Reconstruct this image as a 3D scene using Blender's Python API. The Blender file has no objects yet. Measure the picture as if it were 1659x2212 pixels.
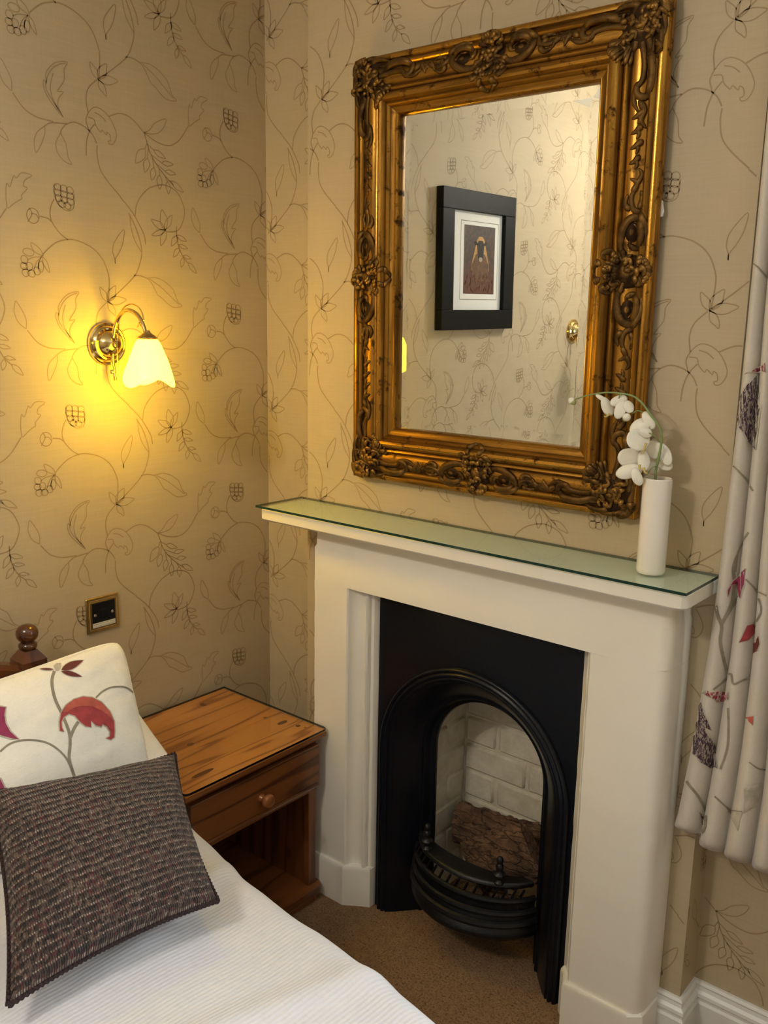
import bpy, math, random
from mathutils import Vector, Matrix, noise
from mathutils.bvhtree import BVHTree
from mathutils.geometry import delaunay_2d_cdt
sc = bpy.context.scene
COL = sc.collection
random.seed(7)

# ------------------------------------------------------------------ camera
FPX = 1950.507
CAM = Vector((0.0, -1.8144, 1.62))
ROT = Matrix(((0.769224, 0.638724, 0.018057), (0.144126, -0.145904, -0.978744), (-0.622513, 0.755476, -0.204289)))  # rows: right, down, forward
cam = bpy.data.cameras.new('camera')
cam.sensor_fit = 'VERTICAL'; cam.sensor_height = 36.0; cam.lens = FPX / 2212 * 36.0
cam.clip_start = 0.02
camo = bpy.data.objects.new('camera', cam); COL.objects.link(camo)
m4 = Matrix((ROT[0], -ROT[1], -ROT[2])).transposed().to_4x4()
m4.translation = CAM
camo.matrix_world = m4
sc.camera = camo

# ------------------------------------------------------------------ light
vs = sc.view_settings
vs.view_transform = 'Standard'; vs.look = 'None'; vs.gamma = 1.0; vs.use_curve_mapping = False
vs.exposure = 0.0
wd = bpy.data.worlds.new('world'); sc.world = wd; wd.use_nodes = True
bg = wd.node_tree.nodes['Background']; bg.inputs[0].default_value = (0.72, 0.84, 1.0, 1); bg.inputs[1].default_value = 1.0

def add_light(name, kind, loc, energy, color, size=0.05, size_y=None, rot=(0, 0, 0)):
    l = bpy.data.lights.new(name, kind); l.energy = energy; l.color = color
    if kind == 'AREA':
        l.shape = 'RECTANGLE'; l.size = size; l.size_y = size_y or size
    else:
        l.shadow_soft_size = size
    o = bpy.data.objects.new(name, l); COL.objects.link(o); o.location = loc; o.rotation_euler = rot
    return o
# daylight entering at the window beside the chimney breast (just outside its panes), facing into the room
add_light('window_daylight', 'AREA', (0.45, 0.30, 1.42), 85, (0.90, 0.95, 1.0), 1.30, 1.55, (math.radians(-90), 0, 0))
# bulbs of the ceiling fitting
CEIL = Vector((-1.20, -2.30, 2.530))
BULBS = [CEIL + Vector((0.13 * math.cos(a), 0.13 * math.sin(a), -0.17)) for a in (0.5, 2.6, 4.7)]
for b in BULBS:
    add_light('ceiling_bulb', 'POINT', b, 17, (1.0, 0.93, 0.82), 0.028)

# ------------------------------------------------------------------ helpers
def px(u, v):                                   # direction of a photo pixel
    d = Vector(((u - 829.5) / FPX, (v - 1106) / FPX, 1))
    return ROT.transposed() @ d
def W(u, v, ax, val):
    d = px(u, v); return CAM + d * ((val - CAM[ax]) / d[ax])

def catmull(pts, n=6, closed=False):
    pts = [Vector(p) for p in pts]
    if len(pts) < 3: 
        return [pts[0].lerp(pts[-1], i / n) for i in range(n + 1)]
    out = []; N = len(pts)
    rng = range(N) if closed else range(N - 1)
    for i in rng:
        if closed: a, b, c, d = pts[i - 1], pts[i], pts[(i + 1) % N], pts[(i + 2) % N]
        else:
            b, c = pts[i], pts[i + 1]
            a = pts[i - 1] if i else b * 2 - c
            d = pts[i + 2] if i + 2 < N else c * 2 - b
        for k in range(n):
            t = k / n
            out.append(0.5 * ((2 * b) + (c - a) * t + (2 * a - 5 * b + 4 * c - d) * t * t + (3 * b - a - 3 * c + d) * t ** 3))
    if not closed: out.append(pts[-1])
    return out
def interp(tab, t):
    if t <= tab[0][0]: return tab[0][1]
    for (a, x), (b, y) in zip(tab, tab[1:]):
        if t <= b: return x + (y - x) * (t - a) / (b - a)
    return tab[-1][1]
def sstep(a, b, x):
    t = max(0, min(1, (x - a) / (b - a))); return t * t * (3 - 2 * t)

class MB:
    def __init__(s): s.v = []; s.f = []; s.uv = None
    def add(s, vs, fs):
        o = len(s.v); s.v += [Vector(p) for p in vs]; s.f += [tuple(i + o for i in q) for q in fs]
    def box(s, a, b, bev=0.0):
        x0, y0, z0 = [min(p, q) for p, q in zip(a, b)]; x1, y1, z1 = [max(p, q) for p, q in zip(a, b)]
        e = min(bev, (x1 - x0) / 2.01, (y1 - y0) / 2.01, (z1 - z0) / 2.01)
        if e <= 0:
            s.add([(x0, y0, z0), (x1, y0, z0), (x1, y1, z0), (x0, y1, z0), (x0, y0, z1), (x1, y0, z1), (x1, y1, z1), (x0, y1, z1)],
                  [(3, 2, 1, 0), (4, 5, 6, 7), (0, 1, 5, 4), (1, 2, 6, 5), (2, 3, 7, 6), (3, 0, 4, 7)]); return
        V = []; idx = {}
        for ix in (0, 1):
            for iy in (0, 1):
                for iz in (0, 1):
                    X, Y, Z = (x0, x1)[ix], (y0, y1)[iy], (z0, z1)[iz]
                    ex, ey, ez = (e, -e)[ix], (e, -e)[iy], (e, -e)[iz]
                    for k, p in enumerate(((X, Y + ey, Z + ez), (X + ex, Y, Z + ez), (X + ex, Y + ey, Z))):
                        idx[ix, iy, iz, k] = len(V); V.append(p)
        F = []
        for i in (0, 1):
            q = [idx[i, 0, 0, 0], idx[i, 1, 0, 0], idx[i, 1, 1, 0], idx[i, 0, 1, 0]]; F.append(q if i else q[::-1])
            q = [idx[0, i, 0, 1], idx[0, i, 1, 1], idx[1, i, 1, 1], idx[1, i, 0, 1]]; F.append(q if i else q[::-1])
            q = [idx[0, 0, i, 2], idx[1, 0, i, 2], idx[1, 1, i, 2], idx[0, 1, i, 2]]; F.append(q if i else q[::-1])
        for a in (0, 1):
            for b_ in (0, 1):
                F.append([idx[a, b_, 0, 0], idx[a, b_, 0, 1], idx[a, b_, 1, 1], idx[a, b_, 1, 0]])
                F.append([idx[a, 0, b_, 0], idx[a, 0, b_, 2], idx[a, 1, b_, 2], idx[a, 1, b_, 0]])
                F.append([idx[0, a, b_, 1], idx[0, a, b_, 2], idx[1, a, b_, 2], idx[1, a, b_, 1]])
                for c_ in (0, 1): F.append([idx[a, b_, c_, 0], idx[a, b_, c_, 1], idx[a, b_, c_, 2]])
        s.add(V, F)
    def tube(s, path, rad, seg=8, flat=1.0, up=None, caps=True):
        path = [Vector(p) for p in path]; n = len(path)
        if n < 2: return
        R = rad if callable(rad) else (lambda t: rad)
        V = []; ref = None
        for i, p in enumerate(path):
            t = (path[min(i + 1, n - 1)] - path[max(i - 1, 0)])
            t = t.normalized() if t.length > 1e-9 else Vector((0, 0, 1))
            if up is not None: a = Vector(up)
            elif ref is None: a = Vector((0, 0, 1)) if abs(t.z) < 0.9 else Vector((1, 0, 0))
            else: a = ref
            a = a - t * a.dot(t)
            if a.length < 1e-6: a = t.orthogonal()
            a.normalize(); ref = a; b = t.cross(a); r = max(R(i / (n - 1)), 1e-5)
            for k in range(seg):
                an = 2 * math.pi * k / seg
                V.append(p + a * (r * flat * math.cos(an)) + b * (r * math.sin(an)))
        F = [(i * seg + k, i * seg + (k + 1) % seg, (i + 1) * seg + (k + 1) % seg, (i + 1) * seg + k) for i in range(n - 1) for k in range(seg)]
        if caps: F += [tuple(range(seg))[::-1], tuple((n - 1) * seg + k for k in range(seg))]
        s.add(V, F)
    def lathe(s, prof, o, ax=(0, 0, 1), seg=24, cap=True):
        o = Vector(o); ax = Vector(ax).normalized(); a = ax.orthogonal().normalized(); b = ax.cross(a); V = []
        for r, h in prof:
            for k in range(seg):
                an = 2 * math.pi * k / seg; V.append(o + ax * h + (a * math.cos(an) + b * math.sin(an)) * max(r, 1e-5))
        n = len(prof)
        F = [(i * seg + k, i * seg + (k + 1) % seg, (i + 1) * seg + (k + 1) % seg, (i + 1) * seg + k) for i in range(n - 1) for k in range(seg)]
        if cap: F += [tuple(range(seg))[::-1], tuple((n - 1) * seg + k for k in range(seg))]
        s.add(V, F)
    def prism(s, poly, fn, h0, h1):             # poly of 2-d points; fn(p, h) -> 3-d
        n = len(poly); V = [fn(p, h0) for p in poly] + [fn(p, h1) for p in poly]
        s.add(V, [tuple(range(n))[::-1], tuple(range(n, 2 * n))] + [(i, (i + 1) % n, n + (i + 1) % n, n + i) for i in range(n)])
    def grid(s, nu, nv, fn, closeu=False):
        V = [fn(i / (nu - (0 if closeu else 1)), j / (nv - 1)) for j in range(nv) for i in range(nu)]
        F = []
        for j in range(nv - 1):
            for i in range(nu if closeu else nu - 1):
                i2 = (i + 1) % nu; F.append((j * nu + i, j * nu + i2, (j + 1) * nu + i2, (j + 1) * nu + i))
        s.add(V, F)
    def blob(s, c, r, seg=10, rings=6):
        c = Vector(c); V = []
        for j in range(rings + 1):
            th = math.pi * j / rings
            for k in range(seg):
                an = 2 * math.pi * k / seg
                V.append(c + Vector((r[0] * math.sin(th) * math.cos(an), r[1] * math.sin(th) * math.sin(an), r[2] * math.cos(th))))
        F = [(j * seg + k, j * seg + (k + 1) % seg, (j + 1) * seg + (k + 1) % seg, (j + 1) * seg + k) for j in range(rings) for k in range(seg)]
        s.add(V, F)

def wloc(o):
    p = Vector((0, 0, 0))
    while o is not None: p += o.location; o = o.parent
    return p
def thing(name, label, cat, loc, group=None):
    o = bpy.data.objects.new(name, None); COL.objects.link(o); o.location = loc; o.empty_display_size = 0.05
    o['label'] = label; o['category'] = cat
    if group: o['group'] = group
    return o
def obj(name, mb, mat, parent=None, smooth=True, angle=40, origin=None, label=None, cat=None, group=None, kind=None, weld=True):
    me = bpy.data.meshes.new(name)
    og = Vector(origin) if origin is not None else (Vector((0, 0, 0)))
    base = (wloc(parent) if parent else Vector((0, 0, 0))) + og
    me.from_pydata([tuple(v - base) for v in mb.v], [], mb.f)
    import bmesh
    bm = bmesh.new(); bm.from_mesh(me)
    if mb.uv:
        lay = bm.loops.layers.uv.new('UVMap')
        for f in bm.faces:
            for lp in f.loops: lp[lay].uv = mb.uv[lp.vert.index]
    if weld:
        bmesh.ops.remove_doubles(bm, verts=bm.verts, dist=2e-6)
        bmesh.ops.recalc_face_normals(bm, faces=bm.faces)
    bm.to_mesh(me); bm.free()
    if smooth:
        me.shade_smooth()
        if angle: me.set_sharp_from_angle(angle=math.radians(angle))
    o = bpy.data.objects.new(name, me); COL.objects.link(o); o.location = og
    o.parent = parent
    if mat:
        for m_ in (mat if isinstance(mat, (list, tuple)) else [mat]): me.materials.append(m_)
    if label: o['label'] = label
    if cat: o['category'] = cat
    if group: o['group'] = group
    if kind: o['kind'] = kind
    return o

# ------------------------------------------------------------------ materials
class NT:
    def __init__(s, name):
        s.m = bpy.data.materials.new(name); s.m.use_nodes = True; s.t = s.m.node_tree
        s.b = s.t.nodes['Principled BSDF']; s.out = s.t.nodes['Material Output']
    def n(s, typ, **kw):
        nd = s.t.nodes.new(typ)
        for k, v in kw.items():
            if k in nd.inputs: nd.inputs[k].default_value = v
            else: setattr(nd, k, v)
        return nd
    def l(s, a, b): s.t.links.new(a, b)
    def set(s, **kw):
        for k, v in kw.items(): s.b.inputs[k.replace('_', ' ')].default_value = v
        return s
    def coord(s, kind='Object', scale=(1, 1, 1), rot=(0, 0, 0)):
        c = s.n('ShaderNodeTexCoord'); mp = s.n('ShaderNodeMapping')
        mp.inputs['Scale'].default_value = scale; mp.inputs['Rotation'].default_value = rot
        s.l(c.outputs[kind], mp.inputs['Vector']); return mp.outputs['Vector']
    def noise(s, vec, scale, detail=4, rough=0.55, dist=0.0):
        nd = s.n('ShaderNodeTexNoise'); nd.inputs['Scale'].default_value = scale; nd.inputs['Detail'].default_value = detail
        nd.inputs['Roughness'].default_value = rough; nd.inputs['Distortion'].default_value = dist
        s.l(vec, nd.inputs['Vector']); return nd.outputs['Fac']
    def ramp(s, fac, stops, interp_='LINEAR'):
        r = s.n('ShaderNodeValToRGB'); cr = r.color_ramp; cr.interpolation = interp_
        while len(cr.elements) < len(stops): cr.elements.new(0.5)
        for e, (p, c) in zip(cr.elements, stops):
            e.position = p; e.color = (c[0], c[1], c[2], 1) if not isinstance(c, (int, float)) else (c, c, c, 1)
        s.l(fac, r.inputs['Fac']); return r.outputs['Color']
    def mix(s, fac, a, b, mode='MIX'):
        m_ = s.n('ShaderNodeMix', data_type='RGBA', blend_type=mode)
        for sock, val in ((m_.inputs[0], fac), (m_.inputs[6], a), (m_.inputs[7], b)):
            if isinstance(val, bpy.types.NodeSocket): s.l(val, sock)
            elif isinstance(val, (int, float)): sock.default_value = val
            else: sock.default_value = (val[0], val[1], val[2], 1)
        return m_.outputs[2]
    def math(s, op, a, b=0.0):
        m_ = s.n('ShaderNodeMath', operation=op)
        for sock, val in zip(m_.inputs, (a, b)):
            if isinstance(val, bpy.types.NodeSocket): s.l(val, sock)
            else: sock.default_value = val
        return m_.outputs[0]
    def bump(s, h, strength=0.3, dist=0.002):
        b = s.n('ShaderNodeBump'); b.inputs['Strength'].default_value = strength; b.inputs['Distance'].default_value = dist
        s.l(h, b.inputs['Height']); s.l(b.outputs['Normal'], s.b.inputs['Normal'])
    def color(s, c): s.l(c, s.b.inputs['Base Color'])
MATS = {}
def plain(name, c, rough=0.5, metal=0.0, var=0.12, scale=30, bump=0.0, bscale=200, coat=0.0):
    t = NT(name); v = t.coord()
    f = t.noise(v, scale)
    t.color(t.ramp(f, [(0.25, [x * (1 - var) for x in c]), (0.75, [min(1, x * (1 + var)) for x in c])]))
    t.set(Roughness=rough, Metallic=metal); t.b.inputs['Coat Weight'].default_value = coat
    if bump: t.bump(t.noise(v, bscale), bump, 0.001)
    MATS[name] = t.m; return t.m

def mk_wallpaper():
    t = NT('wallpaper'); v = t.coord(scale=(1, 1, 1))
    slub = t.noise(t.coord(scale=(9, 9, 260)), 1.0, 3, 0.6)       # horizontal woven slubs
    slub2 = t.noise(t.coord(scale=(300, 300, 12)), 1.0, 2)
    blot = t.noise(v, 2.5, 3)
    c = t.ramp(blot, [(0.3, (0.455, 0.370, 0.240)), (0.7, (0.49, 0.402, 0.265))])
    c = t.mix(0.10, c, t.ramp(slub, [(0.35, (0.32, 0.25, 0.155)), (0.7, (0.60, 0.50, 0.36))]))
    c = t.mix(0.045, c, t.ramp(slub2, [(0.35, (0.32, 0.25, 0.155)), (0.7, (0.60, 0.50, 0.36))]))
    t.color(c); t.set(Roughness=0.62); t.b.inputs['Specular IOR Level'].default_value = 0.3
    t.bump(t.math('ADD', slub, slub2), 0.12, 0.0006)
    return t.m
MATS['wallpaper'] = mk_wallpaper()
plain('print_line', (0.315, 0.222, 0.118), 0.6, var=0.1)
plain('white_paint', (0.80, 0.765, 0.67), 0.32, var=0.03, scale=6, bump=0.08, bscale=60)
plain('ceiling_paint', (0.80, 0.79, 0.76), 0.8, var=0.02)
plain('skirting_paint', (0.74, 0.74, 0.70), 0.35, var=0.03, bump=0.06, bscale=50)
plain('iron', (0.0035, 0.0048, 0.0085), 0.28, var=0.3, scale=60, bump=0.25, bscale=350)
plain('iron_rough', (0.007, 0.007, 0.008), 0.36, var=0.4, scale=90, bump=0.6, bscale=260)
plain('ceramic', (0.80, 0.755, 0.68), 0.16, var=0.02, coat=0.4)
plain('stem_green', (0.20, 0.27, 0.09), 0.5, var=0.15, scale=80)
plain('bud_green', (0.42, 0.45, 0.17), 0.5, var=0.2, scale=60)
plain('black_frame', (0.006, 0.0065, 0.007), 0.5, var=0.25, scale=40)
plain('black_plastic', (0.006, 0.006, 0.007), 0.18, var=0.1)
plain('mat_board', (0.80, 0.79, 0.75), 0.8, var=0.02)
plain('label_paper', (0.75, 0.73, 0.62), 0.5, var=0.04)
plain('ink', (0.03, 0.03, 0.03), 0.6, var=0.1)
plain('glass_edge', (0.006, 0.035, 0.026), 0.08, var=0.2)
plain('dark_edge', (0.004, 0.006, 0.006), 0.10, var=0.2)
def mk_brass(name, c, rough):
    t = NT(name); v = t.coord(); f = t.noise(v, 45)
    t.color(t.ramp(f, [(0.3, [x * .86 for x in c]), (0.7, c)])); t.set(Metallic=1.0, Roughness=rough); MATS[name] = t.m
mk_brass('brass', (0.80, 0.60, 0.26), 0.10)
mk_brass('brass_dull', (0.70, 0.50, 0.20), 0.24)
mk_brass('steel_screw', (0.70, 0.66, 0.58), 0.22)
def mk_gilt(name, gold, dark, lo, hi, rough, streak):
    t = NT(name); v = t.coord()
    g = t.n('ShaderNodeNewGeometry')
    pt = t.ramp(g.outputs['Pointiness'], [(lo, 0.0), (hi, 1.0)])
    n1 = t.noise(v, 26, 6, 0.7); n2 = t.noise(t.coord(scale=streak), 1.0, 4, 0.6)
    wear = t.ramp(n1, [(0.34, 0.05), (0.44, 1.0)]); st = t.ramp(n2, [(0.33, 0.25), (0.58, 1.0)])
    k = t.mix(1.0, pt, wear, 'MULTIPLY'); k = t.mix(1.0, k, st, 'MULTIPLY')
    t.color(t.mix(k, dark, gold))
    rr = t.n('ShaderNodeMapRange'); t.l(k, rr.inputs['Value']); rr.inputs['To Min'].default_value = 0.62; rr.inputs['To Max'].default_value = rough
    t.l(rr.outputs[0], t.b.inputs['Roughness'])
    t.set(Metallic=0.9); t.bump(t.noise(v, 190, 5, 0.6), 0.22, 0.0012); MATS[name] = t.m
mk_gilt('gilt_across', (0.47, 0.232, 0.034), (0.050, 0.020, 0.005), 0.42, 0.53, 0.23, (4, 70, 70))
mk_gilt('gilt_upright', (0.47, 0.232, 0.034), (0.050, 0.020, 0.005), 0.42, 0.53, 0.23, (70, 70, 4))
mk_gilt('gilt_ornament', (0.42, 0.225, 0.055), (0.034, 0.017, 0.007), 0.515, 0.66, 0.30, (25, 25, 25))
def mk_pine(name, light, dark, ringscale, axis, rough=0.28, coat=0.3):
    t = NT(name)
    sc_ = {'x': (1.2, 14, 14), 'y': (14, 1.2, 14), 'z': (14, 14, 1.2)}[axis]
    v = t.coord(scale=sc_)
    info = t.n('ShaderNodeObjectInfo'); rn = t.n('ShaderNodeVectorMath', operation='ADD')
    cb = t.n('ShaderNodeCombineXYZ'); t.l(t.math('MULTIPLY', info.outputs['Random'], 37.0), cb.inputs[0]); t.l(t.math('MULTIPLY', info.outputs['Random'], 11.0), cb.inputs[1]); t.l(cb.outputs[0], cb.inputs[2]) if False else None
    t.l(v, rn.inputs[0]); t.l(cb.outputs[0], rn.inputs[1]); v2 = rn.outputs[0]
    f = t.noise(v2, 0.55, 2, 0.5, 0.2)
    rings = t.math('SINE', t.math('MULTIPLY', f, ringscale))
    fine = t.noise(v2, 9, 3)
    c = t.ramp(rings, [(0.0, light), (0.62, [a * .82 + b * .18 for a, b in zip(light, dark)]), (0.95, dark)])
    c = t.mix(0.18, c, t.ramp(fine, [(0.3, dark), (0.7, light)]))
    vr = t.n('ShaderNodeHueSaturation'); t.l(c, vr.inputs['Color'])
    t.l(t.math('ADD', t.math('MULTIPLY', info.outputs['Random'], 0.35), 0.82), vr.inputs['Value'])
    t.color(vr.outputs[0]); t.set(Roughness=rough); t.b.inputs['Coat Weight'].default_value = coat; t.b.inputs['Coat Roughness'].default_value = 0.15
    t.bump(rings, 0.05, 0.0006); MATS[name] = t.m
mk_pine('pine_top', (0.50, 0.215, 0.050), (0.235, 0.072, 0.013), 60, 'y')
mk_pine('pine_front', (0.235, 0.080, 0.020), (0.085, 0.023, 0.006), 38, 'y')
mk_pine('pine_side', (0.17, 0.056, 0.016), (0.07, 0.02, 0.006), 34, 'z')  # darkened pine: shade of the open table interior is put into the colour
mk_pine('dark_wood', (0.115, 0.036, 0.012), (0.05, 0.015, 0.006), 24, 'z', 0.16, 0.6)
mk_pine('rail_wood', (0.20, 0.066, 0.018), (0.10, 0.03, 0.009), 24, 'y', 0.2, 0.5)
plain('knot', (0.11, 0.035, 0.010), 0.35, var=0.3, scale=120)
def mk_cloth(name, c, weave=900, bump=0.25, stripes=None, var=0.05, rough=0.85, dist=0.0008, tint=None):
    t = NT(name); v = t.coord()
    f = t.noise(v, 14, 3)
    col = t.ramp(f, [(0.3, [x * (1 - var) for x in c]), (0.7, [min(1, x * (1 + var)) for x in c])])
    a = t.noise(t.coord(scale=(weave, weave * .12, weave * .12)), 1.0, 1); b = t.noise(t.coord(scale=(weave * .12, weave * .4, weave)), 1.0, 1)
    h = t.math('ADD', a, b)
    col = t.mix(0.10, col, t.ramp(h, [(0.7, [x * .6 for x in c]), (1.25, [min(1, x * 1.25) for x in c])]))
    if stripes:
        sx = t.n('ShaderNodeSeparateXYZ'); t.l(t.coord(), sx.inputs[0])
        s_ = t.math('SINE', t.math('MULTIPLY', sx.outputs['X'], stripes))
        col = t.mix(0.07, col, t.ramp(s_, [(0.3, [x * .72 for x in c]), (0.7, c)])); h = t.math('ADD', t.math('MULTIPLY', h, 0.15), s_)
    t.color(col); t.set(Roughness=rough); t.b.inputs['Sheen Weight'].default_value = 0.2
    t.bump(h, bump, dist); MATS[name] = t.m
mk_cloth('linen', (0.56, 0.51, 0.435), 700, 0.3)
mk_cloth('cushion_cloth', (0.80, 0.765, 0.66), 700, 0.3)
mk_cloth('duvet_cloth', (0.64, 0.64, 0.67), 600, 0.36, stripes=2 * math.pi / 0.0085, var=0.015, dist=0.0006)
mk_cloth('pillow_cloth', (0.80, 0.81, 0.84), 600, 0.12, var=0.015)
def mk_print(name, c, flecks=None):
    t = NT(name); v = t.coord(); f = t.noise(v, 60, 4)
    col = t.ramp(f, [(0.3, [x * .8 for x in c]), (0.7, [min(1, x * 1.15) for x in c])])
    if flecks:
        g = t.noise(t.coord(scale=(220, 220, 70), rot=(0.3, 0.5, 0)), 1.0, 3, 0.6, 1.5)
        col = t.mix(t.ramp(g, [(0.50, 0.0), (0.56, 1.0)]), col, flecks)
    t.color(col); t.set(Roughness=0.85); MATS[name] = t.m
mk_print('print_stem', (0.27, 0.235, 0.17))
mk_print('print_taupe', (0.46, 0.42, 0.33))
mk_print('print_red', (0.35, 0.045, 0.05))
mk_print('print_coral', (0.47, 0.10, 0.065))
mk_print('print_plum', (0.045, 0.018, 0.035), (0.30, 0.25, 0.21))
mk_print('print_magenta', (0.27, 0.03, 0.085))
mk_print('print_maroon', (0.13, 0.025, 0.022))
mk_print('print_burgundy', (0.24, 0.025, 0.05), (0.48, 0.40, 0.33))
def mk_knit():
    t = NT('knit'); u = t.n('ShaderNodeUVMap'); uv = u.outputs[0]
    def sc_(x, y):
        mp = t.n('ShaderNodeMapping'); mp.inputs['Scale'].default_value = (x, y, 1); t.l(uv, mp.inputs['Vector']); return mp.outputs[0]
    sx = t.n('ShaderNodeSeparateXYZ'); t.l(uv, sx.inputs[0]); U, V = sx.outputs[0], sx.outputs[1]
    wob = t.math('MULTIPLY', t.math('SUBTRACT', t.noise(sc_(9, 9), 1.0, 2), 0.5), 0.03)
    V2 = t.math('ADD', V, wob)
    row = t.math('SINE', t.math('MULTIPLY', V2, 2 * math.pi * 27))
    st = t.math('SINE', t.math('ADD', t.math('MULTIPLY', U, 2 * math.pi * 92), t.math('MULTIPLY', V, 2 * math.pi * 27)))
    cell = t.n('ShaderNodeTexVoronoi'); cell.inputs['Scale'].default_value = 1.0; t.l(sc_(92, 54), cell.inputs['Vector'])
    rnd = t.n('ShaderNodeSeparateColor'); t.l(cell.outputs['Color'], rnd.inputs[0])
    base = t.ramp(rnd.outputs[0], [(0.0, (0.020, 0.010, 0.008)), (0.40, (0.055, 0.028, 0.022)), (0.60, (0.10, 0.02, 0.022)), (0.72, (0.095, 0.060, 0.045)), (0.90, (0.17, 0.115, 0.085))], 'CONSTANT')
    hi = t.ramp(rnd.outputs[1], [(0.0, (0.13, 0.085, 0.065)), (0.40, (0.30, 0.235, 0.18)), (0.75, (0.52, 0.44, 0.35))], 'CONSTANT')
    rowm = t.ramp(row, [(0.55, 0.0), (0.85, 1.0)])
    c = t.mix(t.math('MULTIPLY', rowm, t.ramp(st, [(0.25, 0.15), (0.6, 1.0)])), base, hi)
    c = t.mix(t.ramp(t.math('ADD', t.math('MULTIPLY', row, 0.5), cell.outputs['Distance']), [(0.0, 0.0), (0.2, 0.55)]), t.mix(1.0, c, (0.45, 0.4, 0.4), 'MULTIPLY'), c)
    t.color(c); t.set(Roughness=0.92); t.b.inputs['Sheen Weight'].default_value = 0.15
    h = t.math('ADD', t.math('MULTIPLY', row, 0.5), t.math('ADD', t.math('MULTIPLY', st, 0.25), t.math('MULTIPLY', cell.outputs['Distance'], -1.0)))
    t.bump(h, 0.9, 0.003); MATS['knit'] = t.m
mk_knit()
plain('knit_edge', (0.022, 0.009, 0.009), 0.9, var=0.6, scale=160, bump=0.5, bscale=400)
def mk_carpet():
    t = NT('carpet'); v = t.coord()
    a = t.noise(v, 190, 3, 0.75); b = t.noise(v, 40, 4)
    sp = t.noise(v, 95, 2, 0.8)
    c = t.ramp(a, [(0.36, (0.085, 0.042, 0.018)), (0.47, (0.22, 0.125, 0.055)), (0.62, (0.30, 0.18, 0.085))])
    c = t.mix(t.ramp(sp, [(0.33, 0.75), (0.42, 0.0)]), c, (0.055, 0.024, 0.010))
    t.color(t.mix(0.25, c, t.ramp(b, [(0.3, (0.12, 0.065, 0.03)), (0.7, (0.32, 0.20, 0.10))])))
    t.set(Roughness=0.95); t.bump(a, 0.8, 0.004); MATS['carpet'] = t.m
mk_carpet()
def mk_brick():
    t = NT('painted_brick'); v = t.coord()
    f = t.noise(v, 26, 6, 0.65)
    c = t.ramp(f, [(0.3, (0.60, 0.54, 0.41)), (0.65, (0.76, 0.71, 0.58))])
    t.color(c); t.set(Roughness=0.6); t.bump(t.noise(v, 70, 6, 0.7), 0.5, 0.004); MATS['painted_brick'] = t.m
mk_brick()
def mk_bark():
    t = NT('bark'); v = t.coord(); f = t.noise(v, 30, 8, 0.7, 0.4)
    vo = t.n('ShaderNodeTexVoronoi', feature='DISTANCE_TO_EDGE'); vo.inputs['Scale'].default_value = 1.0; wp = t.n('ShaderNodeVectorMath', operation='ADD'); t.l(t.coord(scale=(11, 46, 46), rot=(0, 0.5, 0)), wp.inputs[0]); nc = t.n('ShaderNodeTexNoise'); nc.inputs['Scale'].default_value = 25; t.l(v, nc.inputs['Vector']); t.l(nc.outputs['Color'], wp.inputs[1]); t.l(wp.outputs[0], vo.inputs['Vector'])
    crack = t.ramp(t.math('ADD', vo.outputs['Distance'], t.math('MULTIPLY', f, 0.10)), [(0.035, 0.15), (0.11, 1.0)])
    t.color(t.mix(crack, (0.022, 0.011, 0.007), t.ramp(f, [(0.33, (0.060, 0.030, 0.016)), (0.5, (0.14, 0.072, 0.036)), (0.68, (0.25, 0.14, 0.078))])))
    t.set(Roughness=0.85); t.bump(t.math('ADD', t.math('MULTIPLY', crack, 0.8), t.noise(v, 120, 8, 0.7)), 1.0, 0.006); MATS['bark'] = t.m
mk_bark()
def mk_petal():
    t = NT('petal'); v = t.coord(); f = t.noise(v, 40)
    t.color(t.ramp(f, [(0.3, (0.80, 0.76, 0.63)), (0.7, (0.86, 0.84, 0.75))])); t.set(Roughness=0.55)
    t.b.inputs['Subsurface Weight'].default_value = 0.15; t.b.inputs['Subsurface Radius'].default_value = (0.01, 0.008, 0.005); MATS['petal'] = t.m
mk_petal()
plain('petal_throat', (0.55, 0.42, 0.14), 0.5)
def mk_thin_glass(name, tint, ior=1.5):
    t = NT(name); t.t.nodes.remove(t.b)
    tr = t.n('ShaderNodeBsdfTransparent'); tr.inputs[0].default_value = (*tint, 1)
    gl = t.n('ShaderNodeBsdfGlossy'); gl.inputs['Roughness'].default_value = 0.02
    lw = t.n('ShaderNodeLayerWeight'); lw.inputs['Blend'].default_value = 0.5
    fr_ = t.math('ADD', t.math('MULTIPLY', t.math('POWER', lw.outputs['Facing'], 5.0), 0.95), 0.05)
    v = t.coord(); nz = t.noise(v, 5)
    mx = t.n('ShaderNodeMixShader'); t.l(t.math('MULTIPLY', fr_, t.math('ADD', t.math('MULTIPLY', nz, 0.1), 0.95)), mx.inputs[0]); t.l(tr.outputs[0], mx.inputs[1]); t.l(gl.outputs[0], mx.inputs[2])
    t.l(mx.outputs[0], t.out.inputs['Surface']); MATS[name] = t.m
mk_thin_glass('green_glass', (0.87, 0.96, 0.885))
for k_, v_ in (('black_frame', .12), ('iron', .30), ('iron_rough', .35)): MATS[k_].node_tree.nodes['Principled BSDF'].inputs['Specular IOR Level'].default_value = v_
mk_thin_glass('clear_glass', (0.97, 0.98, 0.97))
mk_thin_glass('window_glass', (0.98, 0.99, 0.99))
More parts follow.
